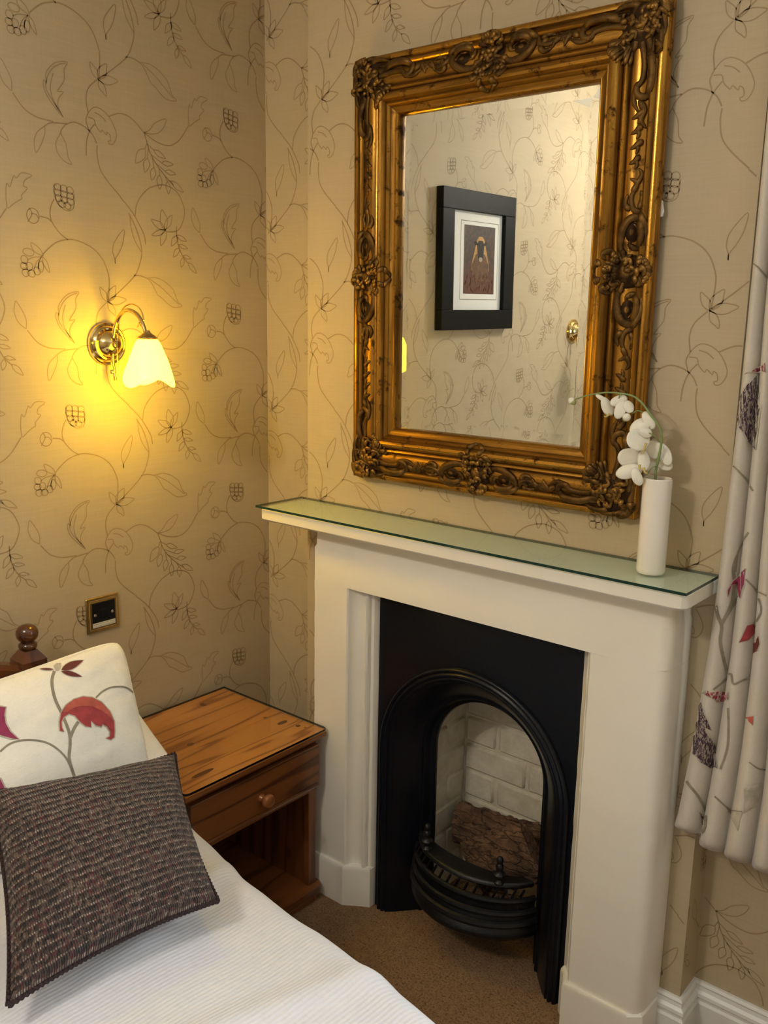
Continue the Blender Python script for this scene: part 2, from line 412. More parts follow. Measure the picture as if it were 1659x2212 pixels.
def mk_mirror():
    t = NT('mirror_glass'); v = t.coord(); t.set(Base_Color=(0.985, 0.995, 0.985, 1), Roughness=0.0, IOR=1.5); t.b.inputs['Transmission Weight'].default_value = 1.0
    MATS['mirror_glass'] = t.m
    t = NT('silvering'); v = t.coord(); t.color(t.ramp(t.noise(v, 3), [(0.3, (0.90, 0.91, 0.89)), (0.7, (0.92, 0.93, 0.91))])); t.set(Metallic=1.0, Roughness=0.0); MATS['silvering'] = t.m
mk_mirror()
def mk_shade(name, lit):
    t = NT(name); v = t.coord(); f = t.noise(v, 20)
    c = t.ramp(f, [(0.3, (0.82, 0.76, 0.60)), (0.7, (0.87, 0.82, 0.68))]); t.color(c)
    t.set(Roughness=0.25); t.b.inputs['Transmission Weight'].default_value = 0.0
    tl = t.n('ShaderNodeBsdfTranslucent'); tl.inputs[0].default_value = (0.85, 0.72, 0.36, 1)
    mx = t.n('ShaderNodeMixShader'); mx.inputs[0].default_value = 0.55
    t.l(t.b.outputs[0], mx.inputs[1]); t.l(tl.outputs[0], mx.inputs[2]); t.l(mx.outputs[0], t.out.inputs['Surface'])
    if lit: t.set(Emission_Color=(1.0, 0.70, 0.012, 1), Emission_Strength=46.0)
    MATS[name] = t.m
mk_shade('shade_lit', True); mk_shade('shade_off', False)
def mk_emit(name, c, s_):
    t = NT(name); t.set(Emission_Color=(*c, 1), Emission_Strength=s_, Roughness=0.4); t.color(t.ramp(t.noise(t.coord(), 5), [(0, c), (1, c)])); MATS[name] = t.m
mk_emit('bulb_glow', (1.0, 0.85, 0.6), 14.0)
TILE=[(0,[54,-213,75,-232,96,-256,120,-295,126,-322]),(0,[77,278,95,248,108,214,113,184,106,156,90,125,56,94,8,57]),(1,[80,274,83,242,93,211,112,184]),(0,[0,53,-24,30,-32,4,-28,-27]),(0,[-11,-50,-26,-68,-36,-94,-39,-127]),(0,[-7,-98,-8,-120,-2,-151,17,-177,55,-212]),(0,[7,58,11,107,8,128,-4,156,-22,176,-46,190,-78,199,-102,199,-131,190,-152,175,-168,160]),(0,[428,-65,408,-52,389,-29,384,-10,388,10,397,26]),(0,[387,-27,377,-20,358,-17]),(1,[356,-20,350,-31,339,-35,328,-29,324,-17,329,-5,341,-1,352,-7,356,-20]),(1,[331,-1,338,-11,335,-20,326,-33]),(1,[335,-13,347,-14,354,-22]),(1,[31,150,30,162,25,179,31,203,60,236,57,206,45,180,32,162,31,150]),(1,[361,-108,352,-91,331,-79,337,-98,359,-108]),(1,[-171,155,-159,143,-153,118,-167,134,-171,153]),(1,[337,-103,333,-108,323,-110,313,-106,309,-100,314,-94,324,-93,334,-97,337,-103]),(1,[321,-119,318,-125,311,-127,305,-124,303,-117,306,-111,312,-110,318,-113,321,-119]),(1,[-209,128,-212,123,-219,122,-225,125,-227,131,-224,136,-218,137,-211,134,-209,128]),(1,[-206,113,-209,108,-216,106,-222,110,-224,116,-221,121,-214,123,-208,120,-206,113]),(1,[-191,113,-194,107,-201,106,-207,109,-210,115,-206,120,-200,122,-193,119,-191,113]),(1,[-196,129,-199,123,-205,121,-211,124,-213,131,-210,137,-204,139,-198,136,-196,129]),(1,[-177,119,-180,113,-186,111,-192,114,-194,121,-191,128,-185,129,-179,126,-177,119]),(1,[-168,130,-171,121,-176,118,-181,122,-182,131,-180,140,-174,143,-170,139,-168,130]),(1,[-172,154,-194,151,-209,144]),(1,[-172,154,-184,143,-193,126]),(1,[-172,154,-180,140,-183,125]),(1,[4,54,5,66,2,75,-8,84,-17,90,-16,77,-12,66,-4,58,4,54]),(1,[4,54,18,60,27,69,29,83,29,95,14,87,4,76,2,64,4,54]),(1,[4,54,20,48,35,48,49,54,60,62,40,68,23,68,11,62,4,54]),(1,[4,54,4,44,7,34,17,26,25,20,25,33,20,44,12,51,4,54]),(0,[-8,-94,-19,-75,-39,-61,-66,-55,-88,-63,-101,-76,-105,-85]),(1,[-105,-85,-119,-111,-114,-133,-98,-148,-79,-152,-88,-138,-92,-109,-105,-85]),(0,[-122,-63,-146,-62,-169,-59,-196,-46,-220,-18]),(1,[-223,-15,-241,0,-250,22,-249,34,-244,49,-229,26,-221,6,-222,-15]),(0,[-88,-62,-117,-65,-132,-68,-146,-77]),(1,[-146,-77,-166,-94,-174,-116,-171,-139,-156,-117,-146,-93,-146,-77]),(2,[-96,-49,-115,-32,-135,-9,-143,12,-141,25,-134,18,-136,37,-123,57,-104,71,-77,76,-87,59,-88,35,-102,15,-107,6,-92,8,-104,-7,-108,-26,-96,-49]),(1,[-102,-40,-114,-25,-129,-7,-137,11,-131,34,-118,54,-101,66,-82,73]),(1,[-107,-36,-122,-9,-125,16,-116,44]),(2,[-28,-27,-12,-12,8,-12,31,-27,47,-53,49,-71,40,-87,29,-90,25,-84,32,-81,30,-68,22,-63,21,-70,9,-60,5,-66,-8,-53,-13,-39,-29,-37]),(0,[-28,-27,-35,-44,-31,-59,-28,-68]),(1,[-10,-23,7,-28,21,-39]),(0,[30,-25,60,-13,87,-15,110,-28,133,-47]),(1,[133,-46,150,-37,167,-18,201,-2,197,-20,179,-39,156,-46,133,-46]),(0,[133,-46,168,-62,210,-66,244,-47,275,-8]),(2,[277,-8,276,22,280,48,287,40,298,66,304,61,318,75,343,72,325,60,321,46,330,42,314,25,315,18,299,8,279,-8]),(0,[133,-46,140,-67,151,-96,176,-127,207,-154,220,-163]),(1,[134,-85,119,-89,109,-98,105,-112,104,-124,121,-117,133,-107,136,-95,134,-85]),(1,[141,-70,134,-85]),(1,[141,-107,132,-114,127,-122,128,-133,131,-143,140,-135,146,-125,145,-114,141,-107]),(1,[144,-81,141,-107]),(1,[160,-127,152,-133,148,-141,149,-152,152,-160,160,-152,165,-143,163,-133,160,-127]),(1,[156,-104,160,-127]),(1,[177,-144,170,-151,168,-160,171,-170,175,-179,182,-170,184,-159,181,-150,177,-144]),(1,[176,-127,177,-144]),(1,[202,-157,197,-164,196,-171,200,-180,204,-188,209,-179,210,-170,207,-162,202,-157]),(1,[194,-144,202,-157]),(1,[214,-154,220,-164,229,-172,242,-176,253,-178,244,-166,234,-158,222,-154,214,-154]),(1,[207,-154,214,-154]),(1,[195,-132,204,-137,213,-139,222,-137,229,-135,218,-129,208,-127,200,-129,195,-132]),(1,[163,-114,195,-132]),(1,[186,-113,196,-117,205,-118,215,-115,222,-111,210,-107,198,-106,190,-109,186,-113]),(1,[153,-97,186,-113]),(1,[160,-84,167,-92,176,-98,188,-100,198,-100,188,-91,177,-84,167,-83,160,-84]),(1,[143,-73,160,-84]),(0,[96,-256,98,-244,102,-226,116,-204,139,-183,163,-172,179,-168,195,-167,219,-173,237,-185,251,-210,255,-236,240,-270,221,-282,194,-285]),(1,[191,-281,197,-266,198,-252,190,-240,181,-230,175,-247,175,-263,182,-275,191,-281]),(1,[-339,-17,-327,-9,-319,0,-316,13,-315,23,-329,13,-338,1,-341,-10,-339,-17]),(1,[191,246,184,257,175,265,159,268,146,269,155,257,166,249,180,246,191,246]),(1,[191,246,177,246,165,243,154,236,146,229,161,229,176,233,186,240,191,246]),(1,[191,246,180,237,174,227,173,215,174,205,186,216,193,228,194,239,191,246]),(0,[-301,-5,-301,-28,-296,-55,-282,-82,-263,-100]),(1,[-303,-28,-296,-35,-288,-40,-277,-41,-268,-41,-276,-33,-286,-28,-296,-27,-303,-28]),(1,[227,235,217,230,211,224,209,214,208,206,219,212,227,220,229,229,227,235]),(1,[-296,-52,-289,-58,-282,-61,-273,-61,-265,-60,-273,-54,-282,-51,-290,-51,-296,-52]),(1,[234,203,224,200,218,194,215,185,214,178,225,183,232,190,235,197,234,203]),(1,[246,184,253,179,259,176,267,177,274,177,267,182,259,186,251,185,246,184]),(1,[246,179,240,173,237,167,238,159,240,153,247,160,250,167,249,174,246,179]),(1,[264,166,266,157,272,149,282,143,291,140,287,150,281,159,271,165,264,166]),(0,[85,123,105,124,129,118]),(1,[129,119,157,121,184,112,203,99,212,90,224,62,239,50,214,46,195,52,170,71,158,78,143,103,129,118]),(1,[135,117,171,97,199,76,229,53]),(1,[-111,-210,-114,-216,-121,-217,-127,-214,-130,-208,-127,-203,-120,-201,-114,-204,-111,-210]),(1,[-95,-212,-97,-218,-104,-219,-111,-216,-113,-210,-111,-205,-104,-203,-97,-206,-95,-212]),(1,[-78,-214,-81,-220,-88,-221,-94,-218,-97,-212,-94,-207,-87,-205,-81,-208,-78,-214]),(1,[-111,-223,-114,-228,-121,-230,-127,-226,-130,-221,-127,-215,-120,-214,-114,-217,-111,-223]),(1,[-95,-225,-98,-230,-104,-232,-111,-229,-114,-223,-111,-217,-104,-216,-97,-219,-95,-225]),(1,[-78,-227,-81,-233,-88,-234,-95,-231,-97,-225,-94,-220,-88,-218,-81,-221,-78,-227]),(1,[419,28,416,23,409,21,402,24,400,30,403,36,409,37,416,34,419,28]),(1,[-95,-238,-98,-243,-105,-245,-111,-241,-114,-235,-111,-230,-104,-229,-98,-232,-95,-238]),(1,[-78,-240,-81,-245,-88,-247,-95,-244,-98,-238,-95,-232,-88,-231,-81,-234,-78,-240]),(1,[427,15,424,10,417,9,410,12,408,18,410,23,417,25,424,21,427,15]),(1,[-87,-250,-90,-256,-97,-257,-103,-254,-106,-248,-103,-243,-96,-241,-90,-244,-87,-250]),(1,[405,18,398,39,399,56,406,59]),(1,[-125,-245,-103,-260,-81,-254,-77,-220]),]
# ------------------------------------------------------------------ the room
XL = -2.0538; ZC = 2.530; YA = 0.106; YR = 0.087
BX0, BX1 = -1.778, -0.600                        # chimney breast
XR, YF = 1.75, -3.70                             # right wall, wall behind the camera
WX0, WX1, WZ0, WZ1 = -0.20, 1.10, 0.66, 2.20     # window opening
OX0, OX1, OZ1 = -1.463, -0.864, 0.915            # hole in the breast behind the fire surround

def struct(name, mb, mat, parent=None, **k):
    return obj(name, mb, mat, parent, kind='structure' if parent is None else None, **k)
def slab(a, b):
    m = MB(); m.box(a, b); return m
fl = MB(); fl.box((XL - .1, YF - .1, -0.10), (XR + .1, 0.27, 0.0)); struct('floor', fl, MATS['carpet'], smooth=False)
struct('ceiling', slab((XL - .1, YF - .1, ZC), (XR + .1, 0.4, ZC + .1)), MATS['ceiling_paint'], smooth=False)
wall_left = struct('wall_left', slab((XL - .1, YF - .1, 0), (XL, YA + .1, ZC)), MATS['wallpaper'], smooth=False)
wall_alc = struct('wall_alcove', slab((XL, YA, 0), (BX0 + .05, YA + .1, ZC)), MATS['wallpaper'], smooth=False)
m = MB()
m.box((BX0, 0, 0), (OX0, 0.30, ZC)); m.box((OX1, 0, 0), (BX1, 0.30, ZC)); m.box((OX0, 0, OZ1), (OX1, 0.30, ZC))
wall_breast = struct('wall_chimney_breast', m, MATS['wallpaper'], smooth=False)
m = MB()
m.box((BX1, YR, 0), (WX0, YR + .16, ZC)); m.box((WX1, YR, 0), (XR + .1, YR + .16, ZC))
m.box((WX0, YR, 0), (WX1, YR + .16, WZ0)); m.box((WX0, YR, WZ1), (WX1, YR + .16, ZC))
wall_win = struct('wall_window', m, MATS['wallpaper'], smooth=False)
struct('wall_right', slab((XR, YF - .1, 0), (XR + .1, YR + .16, ZC)), MATS['wallpaper'], smooth=False)
struct('wall_behind', slab((XL, YF - .1, 0), (XR, YF, ZC)), MATS['wallpaper'], smooth=False)
m = MB()
for a, b in (((WX0, WZ0), (WX0 + .06, WZ1)), ((WX1 - .06, WZ0), (WX1, WZ1)), ((WX0, WZ0), (WX1, WZ0 + .06)), ((WX0, WZ1 - .06), (WX1, WZ1)), ((.42, WZ0), (.47, WZ1)), ((WX0, 1.40), (WX1, 1.45))):
    m.box((a[0], YR + .08, a[1]), (b[0], YR + .13, b[1]), .004)
win = struct('window_1', m, MATS['skirting_paint'], smooth=False)
for x0, x1 in ((WX0 + .06, .42), (.47, WX1 - .06)):
    for z0, z1 in ((WZ0 + .06, 1.40), (1.45, WZ1 - .06)):
        obj('pane', slab((x0, YR + .10, z0), (x1, YR + .104, z1)), MATS['window_glass'], win, smooth=False)
m = MB(); m.box((WX0 - .04, YR - .05, WZ0 - .03), (WX1 + .04, YR + .08, WZ0), .005); obj('window_sill', m, MATS['skirting_paint'], win)

# skirting boards (moulded profile: offset from wall, height)
SKP = [(0.0, 0.0), (0.018, 0.0), (0.018, 0.088), (0.014, 0.094), (0.014, 0.100), (0.017, 0.104), (0.016, 0.112), (0.010, 0.118), (0.008, 0.126), (0.010, 0.131), (0.006, 0.137), (0.0, 0.138)]
def skirting(path, nrm):                         # path of corner points, nrm of each point (mitred)
    m = MB(); n = len(SKP)
    V = [Vector((p[0] + q[0] * d, p[1] + q[1] * d, h)) for p, q in zip(path, nrm) for d, h in SKP]
    F = [(i * n + k, i * n + k + 1, (i + 1) * n + k + 1, (i + 1) * n + k) for i in range(len(path) - 1) for k in range(n - 1)]
    m.add(V, F); return m
struct('baseboard_right', skirting([(-0.662, 0), (BX1, 0), (BX1, YR), (1.7, YR)], [(0, -1), (1, -1), (1, -1), (0, -1)]), MATS['skirting_paint'], angle=25)
struct('baseboard_left', skirting([(XL, YF), (XL, YA), (BX0, YA)], [(1, 0), (1, -1), (0, -1)]), MATS['skirting_paint'], angle=25)

# printed vine of the wallpaper: flat lines on the paper, one repeat, stepped by a half drop
TW, TH = 0.528, 0.527
def tile_lines():
    L = []
    for kind, q in TILE:
        pts = [Vector((q[i] / 1000, q[i + 1] / 1000, 0)) for i in range(0, len(q), 2)]
        L.append((0.00145 if kind == 0 else 0.0011, pts if kind == 2 and False else catmull(pts, 4 if kind != 2 else 3)))
    return L
TL = tile_lines()
def wall_print(name, parent, u0, u1, z0, z1, au, az, fn, holes=()):
    m = MB()
    for i in range(math.floor((u0 - au) / TW) - 1, math.ceil((u1 - au) / TW) + 2):
        for j in range(-6, 7):
            ou, oz = au + i * TW, az + j * TH + (i % 2) * TH / 2
            if ou < u0 - .5 or ou > u1 + .5 or oz < z0 - .6 or oz > z1 + .6: continue
            for w, P in TL:
                n = len(P); keep = []
                for k, p in enumerate(P):
                    u, z = ou + p.x, oz + p.y
                    ok = u0 + .001 < u < u1 - .001 and z0 < z < z1 and not any(a < u < b and c < z < d for a, b, c, d in holes)
                    t = P[min(k + 1, n - 1)] - P[max(k - 1, 0)]
                    t = t.normalized() if t.length > 1e-9 else Vector((1, 0, 0)); nx, nz = -t.y * w, t.x * w
                    keep.append((ok, fn(u + nx, z + nz), fn(u - nx, z - nz)))
                for a, b in zip(keep, keep[1:]):
                    if a[0] and b[0]:
                        o = len(m.v); m.v += [a[1], a[2], b[2], b[1]]; m.f.append((o, o + 1, o + 2, o + 3))
    return obj(name, m, MATS['print_line'], parent, smooth=False, kind='stuff', weld=False)
EPS = 0.0004
wall_print('vine_print', wall_left, -2.75, YA, 0.14, ZC, -0.45, 1.08, lambda u, z: Vector((XL + EPS, u, z)))
wall_print('vine_print', wall_alc, XL, BX0, 0.14, ZC, -2.040, 1.30, lambda u, z: Vector((u, YA - EPS, z)))
wall_print('vine_print', wall_breast, BX0, BX1, 0.14, ZC, -1.732, 1.075, lambda u, z: Vector((u, -EPS, z)), holes=((-1.66, -0.65, 0, 1.09),))
wall_print('vine_print', wall_breast, 0.0, YR, 0.14, ZC, -0.25, 1.11, lambda u, z: Vector((BX1 + EPS, u, z)))
wall_print('vine_print', wall_win, BX1, WX0, 0.14, ZC, -0.70, 0.90, lambda u, z: Vector((u, YR - EPS, z)))

# firebox lining behind the cast-iron arch: painted bricks
m = MB()
FB0, FB1, FBY, FBZ = -1.352, -0.955, 0.215, 0.80
m.box((FB0 - .05, FBY + .0045, 0), (FB1 + .05, FBY + .05, FBZ)); m.box((FB0 - .06, 0.05, 0), (FB0 - .0045, FBY + .05, FBZ)); m.box((FB1 + .0045, 0.05, 0), (FB1 + .06, FBY + .05, FBZ))
m.box((FB0 - .06, 0.045, FBZ), (FB1 + .06, FBY + .05, FBZ + .04))
fbx = struct('wall_firebox', m, MATS['painted_brick'], smooth=False)
def brick_mesh(a, b, seed):
    m = MB(); m.box(a, b, 0.006)
    for v in m.v:
        v += noise.noise_vector(v * 14 + Vector((seed, 0, 0))) * 0.003
    return m
rnd = random.Random(3); k = 0
for r in range(9):
    z0 = 0.03 + r * 0.083; z1 = z0 + 0.076
    # back wall
    x = FB0 + (-0.10 if r % 2 else 0.0)
    while x < FB1:
        x1 = x + 0.205; a = max(x, FB0); b = min(x1, FB1)
        if b - a > 0.02: obj('brick', brick_mesh((a + .003, FBY - rnd.uniform(0, .004), z0), (b - .003, FBY + .03, z1), k), MATS['painted_brick'], fbx)
        x = x1 + .006; k += 1
    # sides
    for sx, xw in ((1, FB0), (-1, FB1)):
        y = 0.05 + (-0.09 if r % 2 else 0.0)
        while y < FBY:
            y1 = y + 0.17; a = max(y, 0.05); b = min(y1, FBY)
            if b - a > 0.02: obj('brick', brick_mesh((xw - sx * .03, a + .003, z0 + .002), (xw + sx * rnd.uniform(0, .003), b - .003, z1), k), MATS['painted_brick'], fbx)
            y = y1 + .006; k += 1
# ------------------------------------------------------------------ fire surround
JX0, JX1 = -1.652, -0.652; JY = -0.1053
t = thing('fire_surround', 'cream painted wooden fire surround framing the black iron fireplace', 'fireplace surround', (-1.155, 0, 0))
WPM = MATS['white_paint']
def jamb(side):
    if side < 0:
        P = [(JX0, -0.0015), (JX0, JY + .006), (JX0 + .004, JY), (-1.531, JY), (-1.527, JY + .004), (-1.526, JY + .010), (-1.521, JY + .022), (-1.511, JY + .032), (-1.498, JY + .036), (-1.493, JY + .037), (-1.490, JY + .027), (-1.484, JY + .024), (-1.479, JY + .029), (-1.477, JY + .040), (-1.470, JY + .043), (-1.463, -0.050), (-1.463, -0.0015)]
    else:
        P = [(OX1, -0.0015), (OX1, -0.052), (OX1 + .010, JY + .042), (OX1 + .016, JY + .035), (OX1 + .020, JY + .030), (OX1 + .026, JY + .032), (-.832, JY + .014), (-.829, JY + .004), (-.824, JY), (JX1 - .026, JY), (JX1 - .014, JY + .004), (JX1 - .006, JY + .012), (JX1, JY + .026), (JX1 + .004, -0.0015)]
    return P
def ext(P, z0, z1): m = MB(); m.prism(P, lambda p, h: Vector((p[0], p[1], h)), z0, z1); return m
def rough(m, amt, sc_=18):
    for v in m.v: v += noise.noise_vector(v * sc_) * amt
    return m
def stack(P, z0, z1, n, amt):
    m = MB(); k = len(P)
    V = [Vector((p[0], p[1], z0 + (z1 - z0) * i / n)) for i in range(n + 1) for p in P]
    F = [(i * k + j, i * k + (j + 1) % k, (i + 1) * k + (j + 1) % k, (i + 1) * k + j) for i in range(n) for j in range(k)]
    F += [tuple(range(k))[::-1], tuple(n * k + j for j in range(k))]
    m.add(V, F)
    for v in m.v:
        if v.y < -0.01: v += noise.noise_vector(v * 21) * amt
    return m
for s in (-1, 1):
    obj('jamb', stack(jamb(s), 0.115, 0.934, 60, 0.0012), WPM, t, angle=35)
PL = [(JX0 - .006, -0.0015), (JX0 - .006, JY - .009), (-1.529, JY - .009), (-1.484, JY + .022), (-1.463, JY + .034), (-1.463, -0.0015)]
PR = [(OX1, -0.0015), (OX1, JY + .036), (OX1 + .012, JY + .024), (-.836, JY - .009), (JX1 - .020, JY - .009), (JX1 + .006, JY + .014), (JX1 + .009, -0.0015)]
def plinth(P):
    m = MB(); n = len(P); cx = sum(p[0] for p in P) / n; cy = sum(p[1] for p in P) / n
    V = []
    for z, s in ((0.0, 1.0), (0.108, 1.0), (0.117, 0.985), (0.121, 0.94)):
        V += [Vector((cx + (p[0] - cx) * s, min(-0.0015, cy + (p[1] - cy) * s), z)) for p in P]
    F = [(i * n + j, i * n + (j + 1) % n, (i + 1) * n + (j + 1) % n, (i + 1) * n + j) for i in range(3) for j in range(n)] + [tuple(range(n))[::-1], tuple(3 * n + j for j in range(n))]
    m.add(V, F); return m
obj('plinth', plinth(PL), WPM, t, angle=25); obj('plinth', plinth(PR), WPM, t, angle=25)
# frieze (lintel): plan outline with rounded right corner, slightly set back above
FR = [(JX0, -0.0015), (JX0, JY + .005), (JX0 + .004, JY), (JX1 - .024, JY), (JX1 - .012, JY + .004), (JX1 - .004, JY + .012), (JX1, JY + .024), (JX1 + .003, -0.0015)]
m = MB(); n = len(FR); V = []
for z, b in ((0.9342, 0.0), (1.026, 0.0), (1.034, 0.005), (1.0915, 0.006)):
    V += [Vector((p[0] + (b * .6 if p[0] < -1.2 else -b * .6), min(-0.0015, p[1] + b), z)) for p in FR]
m.add(V, [(i * n + j, i * n + (j + 1) % n, (i + 1) * n + (j + 1) % n, (i + 1) * n + j) for i in range(3) for j in range(n)] + [tuple(range(n))[::-1], tuple(3 * n + j for j in range(n))])
obj('frieze', m, WPM, t, angle=35)
# shelf with softened, worn edge
m = MB(); r = 0.012; pl = [(-1.792, -0.0015), (-1.792, -0.158), (-1.788, -0.168), (-1.780, -0.172), (-0.628, -0.172), (-0.614, -0.168), (-0.606, -0.158), (-0.604, -0.145), (-0.604, -0.0015)]
n = len(pl); V = []
for z, b in ((1.0875, 0.010), (1.0895, 0.004), (1.094, 0.0), (1.119, 0.0), (1.1235, 0.003), (1.1245, 0.008)):
    V += [Vector((p[0] + (b if p[0] < -1.2 else -b), min(-0.0015, p[1] + b), z)) for p in pl]
m.add(V, [(i * n + j, i * n + (j + 1) % n, (i + 1) * n + (j + 1) % n, (i + 1) * n + j) for i in range(5) for j in range(n)] + [tuple(range(n))[::-1], tuple(5 * n + j for j in range(n))])
obj('mantel_shelf', m, WPM, t, angle=30)
# sheet of glass lying on the shelf
t = thing('glass_cover', 'green tinted glass sheet covering the top of the white mantel shelf', 'glass sheet', (-1.2, -0.09, 1.1247))
x0, x1, y0, y1, z0, z1 = -1.799, -0.601, -0.181, -0.004, 1.1247, 1.1307
m = MB(); m.add([(x0, y0, z1), (x1, y0, z1), (x1, y1, z1), (x0, y1, z1)], [(0, 1, 2, 3)])
obj('glass_face', m, MATS['green_glass'], t, smooth=False, weld=False)
m = MB(); m.add([(x0, y0, z0), (x1, y0, z0), (x1, y1, z0), (x0, y1, z0), (x0, y0, z1), (x1, y0, z1), (x1, y1, z1), (x0, y1, z1)], [(0, 1, 5, 4), (1, 2, 6, 5), (2, 3, 7, 6), (3, 0, 4, 7)])
obj('polished_edge', m, MATS['glass_edge'], t, smooth=False, label='dark green polished edge of the glass')

# ------------------------------------------------------------------ cast iron insert
IC = -1.1625; IY = -0.050; SPR = 0.500; HW = 0.2985; ITOP = 0.916
t = thing('fireplace_insert', 'black cast iron arched fireplace insert with bowed grate', 'fireplace', (IC, IY, 0))
IR = MATS['iron']
NA = 40; NL = 10
def arch(r, y, zs=SPR):
    P = [Vector((IC - r, y, zs * i / NL)) for i in range(NL)]
    P += [Vector((IC - r * math.cos(math.pi * i / NA), y, zs + r * math.sin(math.pi * i / NA))) for i in range(NA + 1)]
    P += [Vector((IC + r, y, zs * (NL - 1 - i) / NL)) for i in range(NL)]
    return P
def sweep(prof):
    m = MB(); R = [arch(r, y) for r, y in prof]; n = len(R[0])
    m.add([p for q in R for p in q], [(i * n + k, i * n + k + 1, (i + 1) * n + k + 1, (i + 1) * n + k) for i in range(len(R) - 1) for k in range(n - 1)])
    return m
m = MB(); inner = arch(0.282, IY); outer = []
for i, p in enumerate(inner):
    dx, dz = p.x - IC, p.z - SPR
    if dz <= 0: outer.append(Vector((IC + math.copysign(HW, dx), IY, p.z)))
    else:
        s_ = min(HW / abs(dx) if abs(dx) > 1e-6 else 9e9, (ITOP - SPR) / dz); outer.append(Vector((IC + dx * s_, IY, SPR + dz * s_)))
n = len(inner); ob = [p + Vector((0, 0.045, 0)) for p in outer]
m.add(inner + outer + ob, [(k, k + 1, n + k + 1, n + k) for k in range(n - 1)] + [(n + k, n + k + 1, 2 * n + k + 1, 2 * n + k) for k in range(n - 1)])
# add the top corners of the plate
for s in (-1, 1):
    cpt = Vector((IC + s * HW, IY, ITOP))
    m.add([cpt] + [p for p in outer if (p.x - IC) * s > 0 and p.z > 0.72 and (abs(abs(p.x - IC) - HW) < 1e-4 or abs(p.z - ITOP) < 1e-4)], [])
    q = [p for p in outer if (p.x - IC) * s > 0.05 and p.z > 0.75]
    q = sorted(q, key=lambda p: math.atan2(p.z - SPR, (p.x - IC) * s))
    for a, b in zip(q, q[1:]):
        if abs(abs(a.x - IC) - HW) < 1e-4 and abs(b.z - ITOP) < 1e-4 and a.z < ITOP - 1e-4: m.add([a, cpt, b], [(0, 1, 2)])
m.v = [v for v in m.v]
obj('plate', m, IR, t, angle=30)
obj('arch_moulding', sweep([(0.286, IY + .002), (0.286, IY - .004), (0.283, IY - .010), (0.279, IY - .013), (0.275, IY - .010), (0.273, IY - .005), (0.270, IY - .011), (0.266, IY - .013), (0.262, IY - .010), (0.260, IY - .004), (0.257, IY - .007), (0.253, IY - .007), (0.250, IY - .002), (0.244, IY + .002)]), IR, t, angle=0)
obj('arch_splay', sweep([(0.246, IY + .001), (0.236, IY + .010), (0.222, IY + .026), (0.206, IY + .044), (0.194, IY + .060), (0.190, IY + .062), (0.187, IY + .060), (0.183, IY + .064), (0.178, IY + .078), (0.172, IY + .084), (0.168, IY + .084), (0.165, IY + .096), (0.180, IY + .099)]), IR, t, angle=0)
# grate: bowed bars
def bow(half, depth, y0, n=28):
    return [(IC + half * math.sin(a) / math.sin(1.25), y0 - depth * (math.cos(a) - math.cos(1.25)) / (1 - math.cos(1.25))) for a in [1.25 * (2 * i / n - 1) for i in range(n + 1)]]
def bowed(profile):                               # profile of (half, depth, z): surfaces through bowed lines
    m = MB(); R = [[Vector((x, y, z)) for x, y in bow(h, d, IY + .045)] for h, d, z in profile]; n = len(R[0])
    m.add([p for q in R for p in q], [(i * n + k, i * n + k + 1, (i + 1) * n + k + 1, (i + 1) * n + k) for i in range(len(R) - 1) for k in range(n - 1)]); return m
IRR = MATS['iron_rough']
g = obj('grate', bowed([(.150, .040, .262), (.176, .088, .262), (.180, .094, .258), (.180, .096, .252), (.176, .090, .246), (.150, .040, .246)]), IRR, t, angle=40, label='bowed iron grate front with pierced top rim')
def bar(z, r, half, depth):
    m = MB(); m.tube([Vector((x, y, z)) for x, y in bow(half, depth, IY + .045)], r, 8); return m
for z, r, h_, d in ((0.218, 0.0075, .184, .104), (0.186, 0.0085, .187, .112), (0.158, 0.0100, .190, .120)):
    obj('grate_bar', bar(z, r, h_, d), IRR, g)
obj('grate_apron', bowed([(.186, .100, .212), (.184, .096, .196), (.188, .106, .176), (.189, .110, .164), (.190, .120, .146), (.194, .130, .136), (.194, .132, .126), (.186, .120, .112), (.170, .085, .098), (.150, .045, .092)]), IRR, g, angle=0)
obj('grate_floor', bowed([(.150, .020, .150), (.178, .095, .150)]), IRR, g)
m = MB()
for i in range(16):                               # small slanting studs of the pierced rim
    a = 1.02 * (2 * i / 15 - 1); x = IC + .182 * math.sin(a) / math.sin(1.25); y = IY + .045 - .098 * (math.cos(a) - math.cos(1.25)) / (1 - math.cos(1.25))
    p = Vector((x, y, .234)); q = Vector((x + .008, y - .002, .250)); m.tube([p + Vector((-.004, 0, -.010)), q], 0.0035, 5)
obj('pierced_rim', m, IRR, g)
for s in (-1, 1):
    a = math.asin(.113 / .178 * math.sin(1.25)) * s; y = IY + .045 - .090 * (math.cos(a) - math.cos(1.25)) / (1 - math.cos(1.25)) + .006
    m = MB(); m.lathe([(0.0, .0), (.013, .0), (.014, .004), (.010, .008), (.0085, .012), (.012, .018), (.016, .022), (.016, .026), (.010, .031), (.0085, .036), (.010, .042), (.0095, .050), (.006, .054), (.008, .058), (.009, .063), (.0075, .069), (.003, .073), (0.0, .074)], (IC + s * .113, y, .258), seg=14)
    obj('grate_finial', m, IRR, g)

